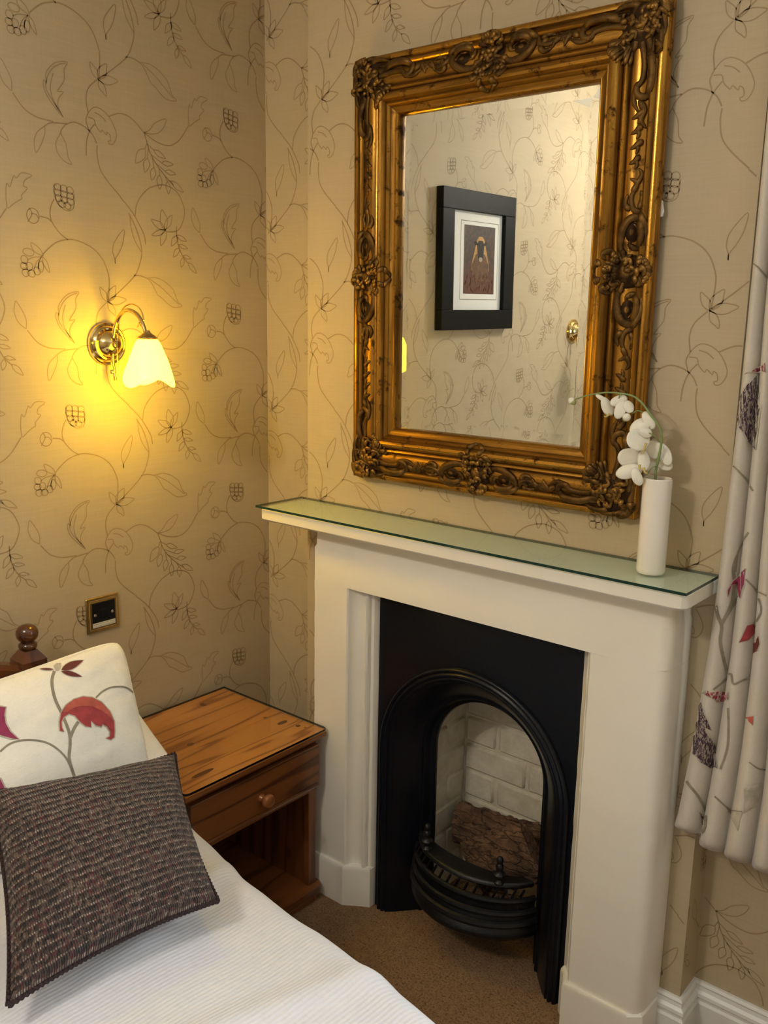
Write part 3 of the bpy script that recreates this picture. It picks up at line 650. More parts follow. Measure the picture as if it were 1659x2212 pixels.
# ------------------------------------------------------------------ bark covered logs in the grate
def log(p0, p1, r, seed, flat=0.75, fa=1.0):
    p0, p1 = Vector(p0), Vector(p1); ax = (p1 - p0).normalized(); a = ax.cross(Vector((0, 0, 1))).normalized(); b = ax.cross(a)
    m = MB(); nu, nv = 44, 46
    def fn(u, v):
        an = 2 * math.pi * u; q = Vector((math.cos(an) * 2.2, math.sin(an) * 2.2, v * 4.5 + seed))
        rid = abs(noise.noise(Vector((q.x * 1.6, q.y * 1.6, q.z * .55)))); d = 0.030 * rid + 0.022 * noise.noise(q * 2.3) - 0.018 * (noise.noise(q * 1.1 + Vector((9, 0, 0))) > 0.05)
        rr = r * (1 + d * 7); e = 1.0
        return p0 + (p1 - p0) * (v + 0.02 * noise.noise(Vector((math.cos(an) * 3, math.sin(an) * 3, seed)))) + a * (rr * fa * math.cos(an)) + b * (rr * flat * math.sin(an))
    m.grid(nu, nv, fn, True)
    m.f += [tuple(range(nu))[::-1], tuple((nv - 1) * nu + k for k in range(nu))]
    return m
mt = log((-1.318, 0.150, 0.225), (-1.01, 0.162, 0.245), 0.044, 1.3, 1.35)
obj('firewood_log', mt, MATS['bark'], origin=(-1.19, 0.12, 0.16), angle=50, label='bark covered log lying across the back of the grate', cat='log', group='logs in the grate')
mt = log((-1.185, 0.030, 0.195), (-1.020, 0.060, 0.300), 0.074, 5.7, 1.0, 0.36)
obj('firewood_log', mt, MATS['bark'], origin=(-1.1, 0.06, 0.16), angle=50, label='slanting rough bark log propped up at the front of the grate', cat='log', group='logs in the grate')
mt = log((-1.09, -0.030, 0.175), (-1.005, -0.020, 0.185), 0.028, 8.1, 0.8)
obj('firewood_log', mt, MATS['bark'], origin=(-1.03, 0.03, 0.15), angle=50, label='short stubby log end behind the right grate finial', cat='log', group='logs in the grate')
# ------------------------------------------------------------------ gilt mirror
MX0, MX1, MZ0, MZ1 = -1.5785, -0.7815, 1.2215, 2.2440
FW = 0.140
PROF = [(0.0, 0.004), (0.0, 0.026), (0.003, 0.031), (0.009, 0.034), (0.014, 0.033), (0.017, 0.029), (0.021, 0.031), (0.026, 0.034), (0.030, 0.032), (0.033, 0.026), (0.038, 0.027), (0.046, 0.031), (0.056, 0.033), (0.066, 0.032), (0.072, 0.028), (0.075, 0.033), (0.079, 0.038), (0.083, 0.037), (0.086, 0.034), (0.089, 0.042), (0.094, 0.050), (0.100, 0.0535), (0.106, 0.052), (0.110, 0.046), (0.112, 0.041), (0.116, 0.042), (0.119, 0.039), (0.122, 0.033), (0.127, 0.031), (0.133, 0.029), (0.135, 0.0295), (0.138, 0.026), (0.140, 0.019), (0.140, 0.010)]
TILT = math.radians(0.64)
root = thing('gilt_mirror', 'large ornate gold mirror hanging above the mantel shelf', 'mirror', ((MX0 + MX1) / 2, -0.002, MZ0))
def ph(d): return interp(PROF[1:], d)
def face(X, Z, lift=0.0):                         # point on the frame's moulded face
    d = min(X - MX0, MX1 - X, Z - MZ0, MZ1 - Z)
    return Vector((X, -0.002 - ph(max(0, min(FW, d))) - lift, Z))
def rail(side):
    m = MB(); n = len(PROF); V = []; N = 40
    for i in range(N + 1):
        s = i / N
        for d, h in PROF:
            if side in 'tb':
                X = (MX0 + d) + (MX1 - MX0 - 2 * d) * s; Z = MZ1 - d if side == 't' else MZ0 + d
            else:
                Z = (MZ0 + d) + (MZ1 - MZ0 - 2 * d) * s; X = MX0 + d if side == 'l' else MX1 - d
            V.append(Vector((X, -0.002 - h, Z)))
    m.add(V, [(i * n + k, i * n + k + 1, (i + 1) * n + k + 1, (i + 1) * n + k) for i in range(N) for k in range(n - 1)])
    return m
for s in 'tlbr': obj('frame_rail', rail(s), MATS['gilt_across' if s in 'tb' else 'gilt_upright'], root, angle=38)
# ornaments: raised scrolls, shells and leaves
def strand(m, pts, r0, r1=None, mp=None, n=5, lift=0.25, seg=8, flat=0.62):
    r1 = r0 if r1 is None else r1
    r0 *= 1.75; r1 *= 1.75
    P = [mp(p) for p in catmull([Vector((a, b, 0)) for a, b in pts], n)]
    k = len(P)
    rad = lambda t: (r0 + (r1 - r0) * t) * min(1, 0.35 + 4 * t, 0.35 + 5 * (1 - t))
    P3 = [face(X, Z, lift * rad(i / max(1, k - 1))) for i, (X, Z) in enumerate(P)]
    m.tube(P3, rad, seg, flat, up=(0, -1, 0))
def fan(m, c, a0, a1, k, r0, r1, th, mp, curl=0.0):
    for i in range(k):
        a = a0 + (a1 - a0) * i / (k - 1)
        p = [(c[0] + r * math.cos(a + curl * (r - r0) * 8), c[1] + r * math.sin(a + curl * (r - r0) * 8)) for r in (r0, (r0 + r1) / 2, r1)]
        strand(m, p, th * .7, th * 1.25, mp, 3, 0.5)
def mound(m, c, ra, rb, h, mp):
    nr, na = 5, 16; V = []
    for j in range(nr + 1):
        t = j / nr
        for i in range(na):
            an = 2 * math.pi * i / na; X, Z = mp(Vector((c[0] + ra * t * math.cos(an), c[1] + rb * t * math.sin(an), 0)))
            V.append(face(X, Z, h * (1 - t * t) + .001))
    m.add(V, [(j * na + i, j * na + (i + 1) % na, (j + 1) * na + (i + 1) % na, (j + 1) * na + i) for j in range(nr) for i in range(na)])
def corner(sx, sz):
    m = MB()
    for sw in (0, 1):
        def mp(p, sw=sw):
            a, b = (p.y, p.x) if sw else (p.x, p.y)
            return (MX0 + a if sx > 0 else MX1 - a), (MZ0 + b if sz > 0 else MZ1 - b)
        fan(m, (.034, .034), math.radians(182), math.radians(222), 7, .006, .036, .0030, mp)
        strand(m, [(.058, .018), (.052, .032), (.066, .040), (.095, .034), (.13, .026), (.165, .028), (.182, .040), (.176, .054), (.160, .056), (.152, .048)], .0062, .0034, mp)
        strand(m, [(.060, .052), (.085, .050), (.12, .044), (.15, .046), (.166, .058), (.188, .060), (.21, .050)], .0040, .0028, mp)
        for q in (.034, .039, .044): strand(m, [(.09, q + .004), (.12, q - .002), (.150, q)], .0022, .0018, mp, 3)
        strand(m, [(.05, .020), (.075, .012), (.10, .014), (.115, .020)], .0045, .002, mp)
        strand(m, [(.045, .060), (.064, .068), (.085, .064), (.095, .072), (.086, .080)], .0050, .003, mp)
        strand(m, [(.050, .075), (.070, .084), (.092, .080), (.108, .088)], .0042, .0022, mp)
        strand(m, [(.040, .045), (.052, .056), (.048, .070), (.036, .074)], .0050, .003, mp)
        fan(m, (.070, .070), math.radians(5), math.radians(44), 6, .010, .052, .0030, mp)
        strand(m, [(.188, .050), (.205, .040), (.225, .044), (.240, .034)], .0048, .002, mp)
        for i in range(4):
            a = .205 + i * .028; strand(m, [(a, .038 + .004 * (i % 2)), (a + .010, .050), (a + .016, .062)], .0045, .0016, mp, 3)
            strand(m, [(a + .004, .052), (a + .016, .046), (a + .026, .050)], .0030, .0016, mp, 3)
        strand(m, [(.03, .012), (.06, .006), (.08, .008)], .004, .002, mp)
        mound(m, (.100, .034), .040, .012, .003, mp)
    mound(m, (.050, .050), .046, .046, .010, mp); mound(m, (.088, .088), .026, .026, .006, mp)
    rr = random.Random(int(sx * 3 + sz * 7 + 20))
    for i in range(26):
        a = rr.uniform(.018, .088); b = rr.uniform(.018, .088); an = rr.uniform(0, 6.28); l_ = rr.uniform(.010, .020)
        strand(m, [(a, b), (a + l_ * math.cos(an), b + l_ * math.sin(an)), (a + l_ * 1.2 * math.cos(an + .9), b + l_ * 1.2 * math.sin(an + .9))], .0036, .0018, mp, 3, 2.2)
    return m
for sx in (1, -1):
    for sz in (1, -1):
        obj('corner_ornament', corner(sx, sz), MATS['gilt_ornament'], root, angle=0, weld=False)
def centre(side):
    m = MB(); cx, cz = (MX0 + MX1) / 2, (MZ0 + MZ1) / 2
    for sg in (1, -1):
        def mp(p, sg=sg):
            if side == 't': return cx + sg * p.x, MZ1 - p.y
            if side == 'b': return cx + sg * p.x, MZ0 + p.y
            if side == 'l': return MX0 + p.y, cz + sg * p.x
            return MX1 - p.y, cz + sg * p.x
        fan(m, (0, .050), math.radians(90), math.radians(18), 7, .012, .046, .0034, mp)
        fan(m, (0, .034), math.radians(-90), math.radians(-20), 6, .008, .034, .0034, mp)
        strand(m, [(.012, .100), (.020, .112), (.010, .120), (0, .124)], .0045, .003, mp)
        strand(m, [(.030, .060), (.050, .070), (.075, .068), (.098, .056), (.104, .040), (.088, .028), (.062, .026), (.046, .036), (.050, .048), (.062, .050)], .0060, .0030, mp)
        strand(m, [(.050, .018), (.080, .018), (.108, .030), (.122, .048), (.145, .052), (.160, .044)], .0046, .0026, mp)
        for q in (.036, .042): strand(m, [(.066, q), (.082, q - .004), (.094, q + .004)], .0022, .0018, mp, 3)
        strand(m, [(.118, .054), (.132, .064), (.150, .060)], .0046, .002, mp); strand(m, [(.120, .038), (.140, .032), (.156, .036)], .0040, .002, mp)
        strand(m, [(.150, .052), (.170, .044), (.180, .058)], .0042, .0016, mp); strand(m, [(.165, .046), (.185, .036), (.198, .042)], .0038, .0016, mp)
        strand(m, [(.026, .076), (.040, .088), (.034, .098), (.022, .092)], .0050, .0026, mp)
        mound(m, (.076, .046), .020, .014, .004, mp)
    mound(m, (0, .050), .034, .040, .010, mp)
    rr = random.Random(ord(side))
    for i in range(18):
        a = rr.uniform(-.028, .028); b = rr.uniform(.020, .088); an = rr.uniform(0, 6.28); l_ = rr.uniform(.009, .018)
        strand(m, [(a, b), (a + l_ * math.cos(an), b + l_ * math.sin(an)), (a + l_ * 1.2 * math.cos(an + .9), b + l_ * 1.2 * math.sin(an + .9))], .0036, .0018, mp, 3, 2.2)
    return m
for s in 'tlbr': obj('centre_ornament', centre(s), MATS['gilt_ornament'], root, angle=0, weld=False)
# bevelled plate glass and its silvering
GX0, GX1, GZ0, GZ1 = MX0 + FW - .004, MX1 - FW + .004, MZ0 + FW - .004, MZ1 - FW + .004
BV = 0.028; yb, yf, ye = -0.0125, -0.0165, -0.0153
m = MB()
def rect(d, y): return [Vector((GX0 + d, y, GZ0 + d)), Vector((GX1 - d, y, GZ0 + d)), Vector((GX1 - d, y, GZ1 - d)), Vector((GX0 + d, y, GZ1 - d))]
m.add(rect(0, yb) + rect(0, ye) + rect(BV, yf), [(0, 3, 2, 1)] + [(i, (i + 1) % 4, 4 + (i + 1) % 4, 4 + i) for i in range(4)] + [(4 + i, 4 + (i + 1) % 4, 8 + (i + 1) % 4, 8 + i) for i in range(4)] + [(8, 9, 10, 11)])
gl = obj('mirror_plate', m, MATS['mirror_glass'], root, smooth=False, label='bevelled mirror glass')
m = MB(); m.add(rect(0, yb + .0003), [(0, 1, 2, 3)]); obj('silvering', m, MATS['silvering'], gl, smooth=False, weld=False)
m = MB(); m.box((MX0 + .01, -0.0022, MZ0 + .01), (MX1 - .01, -0.0105, MZ1 - .01)); obj('backing_board', m, MATS['black_frame'], root, smooth=False)
m = MB(); m.prism([(0, 0), (.007, .001), (.009, .010), (.005, .030), (.001, .034), (-.004, .02)], lambda p, h: Vector((MX1 - .003 + p[0], -0.006 - h, 1.838 + p[1])), 0, .003); obj('hanging_tab', m, MATS['mat_board'], root, smooth=False, label='torn white paper tab showing behind the frame')
root.rotation_euler = (TILT, 0, 0)
root.location.y = -0.003
# ------------------------------------------------------------------ wall lights
def wall_light(y, lit, label):
    t = thing('wall_light', label, 'wall lamp', (XL, y, 1.556), 'brass wall lights either side of the headboard')
    BR = MATS['brass']; c = Vector((XL, y, 1.556))
    m = MB(); m.lathe([(.0, .0), (.0535, .0), (.0545, .004), (.053, .009), (.049, .011), (.047, .010), (.0455, .013), (.041, .018), (.037, .019), (.035, .017), (.0335, .020), (.028, .030), (.018, .038), (.010, .041), (.0085, .046), (.009, .052), (.0, .053)], c, (1, 0, 0), 40)
    bp = obj('back_plate', m, BR, t, angle=30)
    m = MB(); m.lathe([(.0, .0), (.003, .0), (.003, .002), (.0, .003)], c + Vector((.011, -.0455, .004)), (1, 0, 0), 10); obj('screw', m, MATS['brass_dull'], bp)
    q = lambda dx, dz: Vector((XL + dx, y, dz))
    A = [q(.036, 1.4645), q(.031, 1.490), q(.028, 1.515), q(.029, 1.545), q(.036, 1.580), q(.052, 1.613), q(.080, 1.636), q(.108, 1.6405), q(.138, 1.631), q(.158, 1.612), q(.169, 1.590)]
    m = MB(); m.tube(catmull(A, 6), lambda s: .0052 if s > .25 else .0040 + .0048 * s, 10); obj('arm', m, BR, t)
    B = [q(.040, 1.500), q(.040, 1.540), q(.046, 1.590), q(.058, 1.630), q(.080, 1.650), q(.108, 1.656), q(.136, 1.648), q(.152, 1.632), q(.156, 1.618)]
    off = Vector((0, .007, 0)); m = MB(); m.tube([p + off for p in catmull(B, 6)], .0018, 6)
    m.tube([p + off for p in (q(.156, 1.618), q(.128, 1.600), q(.136, 1.612), q(.152, 1.594))], .0014, 6); obj('decorative_wire', m, BR, t)
    m = MB(); m.lathe([(0, .0), (.004, .001), (.0055, .005), (.004, .009), (.0015, .011), (.0012, .028), (0, .029)], q(.030, 1.481) + Vector((0, -.006, 0)), (0, 0, 1), 12); obj('pull_knob', m, BR, t)
    sx = q(.1775, 0)
    m = MB(); m.lathe([(.0, 1.594), (.006, 1.593), (.0075, 1.589), (.012, 1.585), (.020, 1.580), (.0245, 1.577), (.0245, 1.573), (.022, 1.571), (.0, 1.571)], sx, (0, 0, 1), 24); obj('shade_gallery', m, MATS['brass_dull'], t, angle=30)
    m = MB(); nu, nv = 64, 26
    def fn(u, v, k=0.0):
        an = 2 * math.pi * u; r = interp([(0, .021), (.06, .0275), (.14, .032), (.45, .0455), (.75, .0565), (.92, .0615), (1, .0625)], v) - k
        hem = .011 * math.cos(3 * an + 1.2) * sstep(.45, 1, v)
        return sx + Vector((r * math.cos(an), r * math.sin(an), 1.574 - .106 * v + hem))
    m.grid(nu, nv, fn, True); n0 = len(m.v); m.grid(nu, nv, lambda u, v: fn(u, v, .0028), True)
    m.f = m.f[:nu * (nv - 1)] + [f_[::-1] for f_ in m.f[nu * (nv - 1):]]
    e = nu * (nv - 1); m.f += [(e + k, e + (k + 1) % nu, n0 + e + (k + 1) % nu, n0 + e + k) for k in range(nu)]
    obj('shade', m, MATS['shade_lit' if lit else 'shade_off'], t, angle=0, label='opal glass shade with wavy rim' + (', glowing' if lit else ''))
    if lit:
        l = bpy.data.lights.new('wall_light_bulb', 'POINT'); l.energy = LAMP_W; l.color = (1.0, 0.66, 0.14); l.shadow_soft_size = .018
        lo = bpy.data.objects.new('wall_light_bulb', l); COL.objects.link(lo); lo.parent = t; lo.location = Vector((.1775, 0, 1.500 - 1.556))
    return t
LAMP_W = 0.35
wall_light(-0.457, True, 'lit brass wall light with glowing glass shade near the fireplace corner')
wall_light(-2.062, False, 'unlit brass wall light beyond the sheep picture, shown in the mirror')

# ------------------------------------------------------------------ ceiling fitting that carries the bulbs
t = thing('ceiling_light', 'ceiling light fitting with three small downward cups', 'ceiling lamp', CEIL)
m = MB(); m.lathe([(0, 0), (.07, 0), (.07, -.012), (.05, -.022), (.012, -.028), (.012, -.08), (0, -.08)], CEIL, (0, 0, 1), 24); obj('ceiling_rose', m, MATS['brass'], t, angle=30)
for b in BULBS:
    m = MB(); m.tube(catmull([CEIL + Vector((0, 0, -.07)), (CEIL + b) / 2 + Vector((0, 0, -.02)), b + Vector((0, 0, .075))], 6), .006, 8); a_ = obj('branch', m, MATS['brass'], t)
    m = MB(); m.lathe([(.0, .08), (.012, .08), (.016, .07), (.030, .055), (.036, .035), (.033, .036), (.028, .053), (.0, .066)], b, (0, 0, 1), 20, cap=False); obj('lamp_cup', m, MATS['brass_dull'], a_)

# ------------------------------------------------------------------ light switch
S0, S1, Z0, Z1 = -0.5545, -0.4550, 0.7965, 0.8935
t = thing('light_switch', 'black and brass rope edged light switch plate above the bed head', 'light switch', (XL, (S0 + S1) / 2, (Z0 + Z1) / 2))
def sw(y0, y1, z0, z1, x0, x1, bev): m = MB(); m.box((XL + x0, y0, z0), (XL + x1, y1, z1), bev); return m
obj('surround', sw(S0, S1, Z0, Z1, 0, .0055, .002), MATS['brass_dull'], t, angle=20)
m = MB()
e = .0085
for k in range(25):
    for (ya, za, yb_, zb) in ((S0 + e, Z0 + e, S1 - e, Z0 + e), (S0 + e, Z1 - e, S1 - e, Z1 - e), (S0 + e, Z0 + e, S0 + e, Z1 - e), (S1 - e, Z0 + e, S1 - e, Z1 - e)):
        f_ = k / 24; m.blob((XL + .0062, ya + (yb_ - ya) * f_, za + (zb - za) * f_), (.0018, .0017, .0017), 6, 4)
obj('rope_edge', m, MATS['brass'], t, kind='stuff', weld=False)
obj('inner_rim', sw(S0 + .0115, S1 - .0115, Z0 + .0115, Z1 - .0115, .0050, .0072, .0008), MATS['brass'], t, angle=20)
pl = obj('switch_plate', sw(S0 + .0150, S1 - .0150, Z0 + .0150, Z1 - .0150, .006, .0082, .0006), MATS['black_plastic'], t, angle=20)
cy, cz = (S0 + S1) / 2, (Z0 + Z1) / 2
obj('rocker', sw(cy - .0085, cy + .0085, cz - .011, cz + .014, .008, .0098, .0012), MATS['black_plastic'], pl, angle=20)
for s in (-1, 1):
    m = MB(); m.lathe([(.0, .0), (.0042, .0), (.0042, .0008), (.0036, .0014), (.0, .0008)], (XL + .0082, cy + s * .0265, cz + .001), (1, 0, 0), 14); obj('screw', m, MATS['steel_screw'], pl)
lb = obj('label', sw(S0 + .0155, S1 - .0155, Z0 + .0150, Z0 + .0275, .0082, .0085, 0), MATS['label_paper'], pl, smooth=False, label='small white notice strip with black lettering')
def text(body, size, loc, rot, mat, parent, name='lettering', width=None):
    cu = bpy.data.curves.new(name, 'FONT'); cu.body = body; cu.size = size; cu.align_x = 'CENTER'; cu.align_y = 'CENTER'; cu.fill_mode = 'FRONT'
    tmp = bpy.data.objects.new(name, cu); COL.objects.link(tmp); bpy.context.view_layer.update()
    me = bpy.data.meshes.new_from_object(tmp.evaluated_get(bpy.context.evaluated_depsgraph_get())); bpy.data.objects.remove(tmp)
    if width:
        w = max(v.co.x for v in me.vertices) - min(v.co.x for v in me.vertices)
        for v in me.vertices: v.co.x *= width / w
    o = bpy.data.objects.new(name, me); COL.objects.link(o); me.materials.clear(); me.materials.append(mat); o.parent = parent
    o.location = Vector(loc) - wloc(parent); o.rotation_euler = rot; return o
RT = (math.pi / 2, 0, math.pi / 2)
text('PLEASE SWITCH', .0060, (XL + .0087, cy - .0150, Z0 + .0238), RT, MATS['ink'], lb, width=.0345)
text('OFF', .0080, (XL + .0087, cy + .0085, Z0 + .0238), RT, MATS['ink'], lb, width=.0100)
text('THE LIGHTS', .0055, (XL + .0087, cy + .0245, Z0 + .0238), RT, MATS['ink'], lb, width=.0185)
text('IN THE INTEREST OF THE ENVIRONMENT', .0045, (XL + .0087, cy, Z0 + .0178), RT, MATS['ink'], lb, width=.062)

# ------------------------------------------------------------------ framed print over the bed (seen in the mirror)
PY0, PY1, PZ0, PZ1 = -1.484, -0.990, 1.577, 2.088
t = thing('framed_picture', 'black framed print of a dark faced sheep above the headboard', 'picture', (XL, (PY0 + PY1) / 2, PZ0))
def pbox(y0, y1, z0, z1, x0, x1, bev=0): m = MB(); m.box((XL + x0, y0, z0), (XL + x1, y1, z1), bev); return m
BW = .074
for a in ((PY0, PY1, PZ1 - BW, PZ1), (PY0, PY1, PZ0, PZ0 + BW), (PY0, PY0 + BW, PZ0 + BW, PZ1 - BW), (PY1 - BW, PY1, PZ0 + BW, PZ1 - BW)):
    obj('frame_bar', pbox(*a, .002, .034, .0015), MATS['black_frame'], t, angle=20)
mt = obj('mount', pbox(PY0 + BW - .004, PY1 - BW + .004, PZ0 + BW - .004, PZ1 - BW + .004, .004, .016), MATS['mat_board'], t, smooth=False)
QY0, QY1, QZ0, QZ1 = -1.362, -1.150, 1.712, 1.966
for k, a in enumerate(((-1.385, -1.127, 1.979, 1.9815), (-1.385, -1.127, 1.690, 1.6925), (-1.385, -1.3825, 1.690, 1.9815), (-1.1295, -1.127, 1.690, 1.9815))):
    obj('ruled_line', pbox(*a, .016, .0163), MATS['print_stem'], mt, smooth=False)
def flat(name, pts, lift, mat):
    m = MB(); m.prism(pts, lambda p, h: Vector((XL + .016 + lift + h, p[0], p[1])), 0, .0002); return obj(name, m, mat, mt, smooth=False)
def mk_painting():
    t_ = NT('painting_ground'); v = t_.coord('Generated'); sx = t_.n('ShaderNodeSeparateXYZ'); t_.l(v, sx.inputs[0])
    a = t_.ramp(sx.outputs['Z'], [(0.0, (0.10, 0.030, 0.012)), (0.3, (0.075, 0.022, 0.010)), (0.5, (0.035, 0.016, 0.010)), (1.0, (0.026, 0.018, 0.014))])
    n_ = t_.noise(t_.coord(scale=(1, 1, 1)), 70, 5, 0.7); b = t_.mix(t_.ramp(n_, [(0.45, 0.0), (0.7, 0.6)]), a, (0.17, 0.062, 0.022))
    t_.color(b); t_.set(Roughness=0.6); MATS['painting_ground'] = t_.m
mk_painting()
plain('paint_fleece', (0.13, 0.062, 0.026), 0.7, var=0.5, scale=90); plain('paint_glow', (0.46, 0.26, 0.085), 0.7, var=0.3, scale=80)
plain('paint_face', (0.018, 0.014, 0.011), 0.7, var=0.3); plain('paint_muzzle', (0.33, 0.28, 0.21), 0.7, var=0.2); plain('paint_bracken', (0.15, 0.05, 0.018), 0.7, var=0.6, scale=140)
flat('painted_ground', [(QY0, QZ0), (QY1, QZ0), (QY1, QZ1), (QY0, QZ1)], .0001, MATS['painting_ground'])
pc = -1.262
def el(cx, cz, ry, rz, n=28): return [(cx + ry * math.cos(2 * math.pi * i / n), cz + rz * math.sin(2 * math.pi * i / n)) for i in range(n)]
flat('painted_glow', [(pc - .062, 1.80), (pc + .062, 1.80), (pc + .056, 1.835), (pc + .036, 1.885), (pc + .026, 1.915), (pc + .012, 1.927), (pc - .012, 1.927), (pc - .026, 1.915), (pc - .036, 1.885), (pc - .056, 1.835)], .0005, MATS['paint_glow'])
flat('painted_fleece', [(pc - .064, 1.76), (pc + .064, 1.76), (pc + .055, 1.825), (pc + .030, 1.862), (pc - .030, 1.862), (pc - .055, 1.825)], .0009, MATS['paint_fleece'])
flat('painted_face', [(pc - .024, 1.895), (pc - .014, 1.912), (pc + .014, 1.912), (pc + .024, 1.895), (pc + .020, 1.862), (pc + .014, 1.836), (pc - .014, 1.836), (pc - .020, 1.862)], .0013, MATS['paint_face'])
for s in (-1, 1): flat('painted_ear', [(pc + s * .020, 1.900), (pc + s * .034, 1.911), (pc + s * .046, 1.906), (pc + s * .036, 1.896), (pc + s * .022, 1.894)], .0013, MATS['paint_face'])
flat('painted_muzzle', el(pc, 1.842, .013, .009), .0017, MATS['paint_muzzle'])
rr = random.Random(5)
for i in range(26):
    y = rr.uniform(QY0 + .012, QY1 - .012); z = rr.uniform(QZ0 + .004, QZ0 + .062); a = rr.uniform(-.8, .8); l_ = rr.uniform(.014, .026); w = .0035
    dy, dz = math.sin(a) * l_, math.cos(a) * l_
    pts = [(y - w, z), (y + w, z), (min(QY1 - .001, max(QY0 + .001, y + dy)), z + dz)]
    flat('painted_bracken', pts, .0020 + i * 1e-5, MATS['paint_bracken'])

# ------------------------------------------------------------------ vase and orchid
VC = Vector((-0.7145, -0.085, 1.1309)); VR = 0.0290; VH = 0.196
m = MB(); m.lathe([(0, .0), (.0265, .0), (.0285, .003), (VR, .008), (VR, VH - .006), (.0284, VH - .002), (.0268, VH), (.0250, VH - .001), (.0240, VH - .006), (.0240, .06), (.0, .055)], VC, (0, 0, 1), 48)
obj('vase', m, MATS['ceramic'], origin=VC, angle=30, label='tall white ceramic cylinder vase standing on the mantel glass', cat='vase')
ot = thing('orchid', 'white artificial orchid spray arching from the cylinder vase', 'flower', VC + Vector((0, 0, .058)))
YO = -0.092
def OP(u, v, dy=0.0): return W(u, v, 1, YO + dy)
stem = [VC + Vector((.002, -.004, .060)), OP(1416, 1030, .004), OP(1422, 995), OP(1428, 960), OP(1428, 932, -.004), OP(1418, 912, -.008), OP(1403, 893, -.010), OP(1388, 872, -.012), OP(1368, 856, -.014), OP(1342, 850, -.016), OP(1308, 848, -.018), OP(1275, 853, -.018), OP(1243, 862, -.018)]
m = MB(); m.tube(catmull(stem, 6), lambda s: .0030 - .0016 * s, 8)
stm = obj('stem', m, MATS['stem_green'], ot)
for a, b in (((1388, 890, -.010), (1366, 893, -.014)), ((1425, 955, -.002), (1402, 935, -.02)), ((1420, 1005, 0), (1398, 1025, -.01)), ((1343, 850, -.016), (1335, 868, -.02)), ((1418, 1000, .002), (1424, 985, .012))):
    m = MB(); p, q = OP(*a), OP(*b); m.tube(catmull([p, (p + q) / 2 + Vector((0, -.002, .004)), q], 4), .0012, 6); obj('stalk', m, MATS['stem_green'], stm)
def bud(u, v, r, dy, ax):
    p = OP(u, v, dy); m = MB(); m.lathe([(0, -r * 1.3), (r * .55, -r), (r * .95, -r * .3), (r, .1 * r), (r * .8, r * .7), (r * .35, r * 1.15), (0, r * 1.25)], p, ax, 14); obj('bud', m, MATS['bud_green'], ot)
    m = MB(); m.lathe([(r * .9, .35 * r), (r * 1.0, .1 * r), (r * .97, .5 * r), (r * .72, r * .95), (r * .3, r * 1.3), (0, r * 1.35)], p + Vector((0, -.001, 0)), ax, 12); obj('bud_tip', m, MATS['petal'], ot)
bud(1237, 867, .0072, -.018, (-.5, -.3, .5)); bud(1353, 902, .0085, -.016, (.7, -.5, .6))
RX, UX, FX = ROT[0].copy(), -ROT[1], ROT[2].copy()
prn = random.Random(11)
def petal(cx, cy, rx, ry, ang, dy, tip=0.0):       # traced oval, cupped, standing in the plane of the spray
    k = 5.03; rx *= 1.16; ry *= 1.16; c = OP(1200 + cx / k, 820 + cy / k, dy); mpp = (c - CAM).length / FPX / k; a = math.radians(ang)
    n_ = (-FX + RX * prn.uniform(-.45, .2) + UX * prn.uniform(-.25, .25)).normalized()
    e1 = RX * math.cos(a) - UX * math.sin(a); e1 = (e1 - n_ * e1.dot(n_)).normalized(); e2 = n_.cross(e1); m = MB(); nr, na = 6, 22; V = [c]
    for j in range(1, nr + 1):
        t_ = j / nr
        for i in range(na):
            q = 2 * math.pi * i / na; w = 1 + .05 * math.sin(3 * q + cx) - tip * abs(math.sin(q)) * max(0, math.cos(q)) 
            V.append(c + e1 * (rx * mpp * t_ * math.cos(q)) + e2 * (ry * mpp * w * t_ * math.sin(q)) + n_ * (-.0035 * t_ * t_ + .0018 * t_ * t_ * math.sin(2 * q + cy)))
    F = [(0, 1 + i, 1 + (i + 1) % na) for i in range(na)] + [(1 + (j - 1) * na + i, 1 + j * na + i, 1 + j * na + (i + 1) % na, 1 + (j - 1) * na + (i + 1) % na) for j in range(1, nr) for i in range(na)]
    m.add(V, F); o = obj('petal', m, MATS['petal'], ot, angle=0); o.modifiers.new('thickness', 'SOLIDIFY').thickness = .0006
for q in ((500, 200, 62, 22, 35, -.020, .4), (570, 290, 92, 55, 60, -.024), (690, 228, 80, 52, -20, -.022), (705, 325, 88, 52, 115, -.026), (800, 290, 60, 48, 70, -.020),
          (1010, 445, 92, 50, 60, -.012), (920, 505, 108, 72, -35, -.018), (985, 580, 62, 46, 20, -.024), (912, 645, 118, 104, -20, -.030),
          (965, 875, 96, 58, 85, -.020), (885, 1060, 88, 46, 70, -.034), (815, 862, 116, 96, 20, -.026), (800, 1000, 122, 66, -14, -.032),
          (1060, 760, 100, 78, 25, .006), (1055, 930, 88, 60, 80, .010), (1190, 810, 112, 56, 68, .014), (1195, 920, 70, 56, 30, .018)):
    petal(*q)
for (u, v, dy, d) in ((590, 370, -.026, (-60, 30)), (985, 690, -.034, (-40, 120)), (915, 930, -.034, (20, 40)), (960, 960, -.030, (40, 60))):
    p = OP(1200 + u / 5.03, 820 + v / 5.03, dy); q = OP(1200 + (u + d[0]) / 5.03, 820 + (v + d[1]) / 5.03, dy - .004); m = MB(); m.tube(catmull([p, (p + q) / 2 + Vector((0, -.003, -.003)), q], 4), lambda s: .0028 - .0016 * s, 7); obj('lip', m, MATS['petal_throat'], ot)
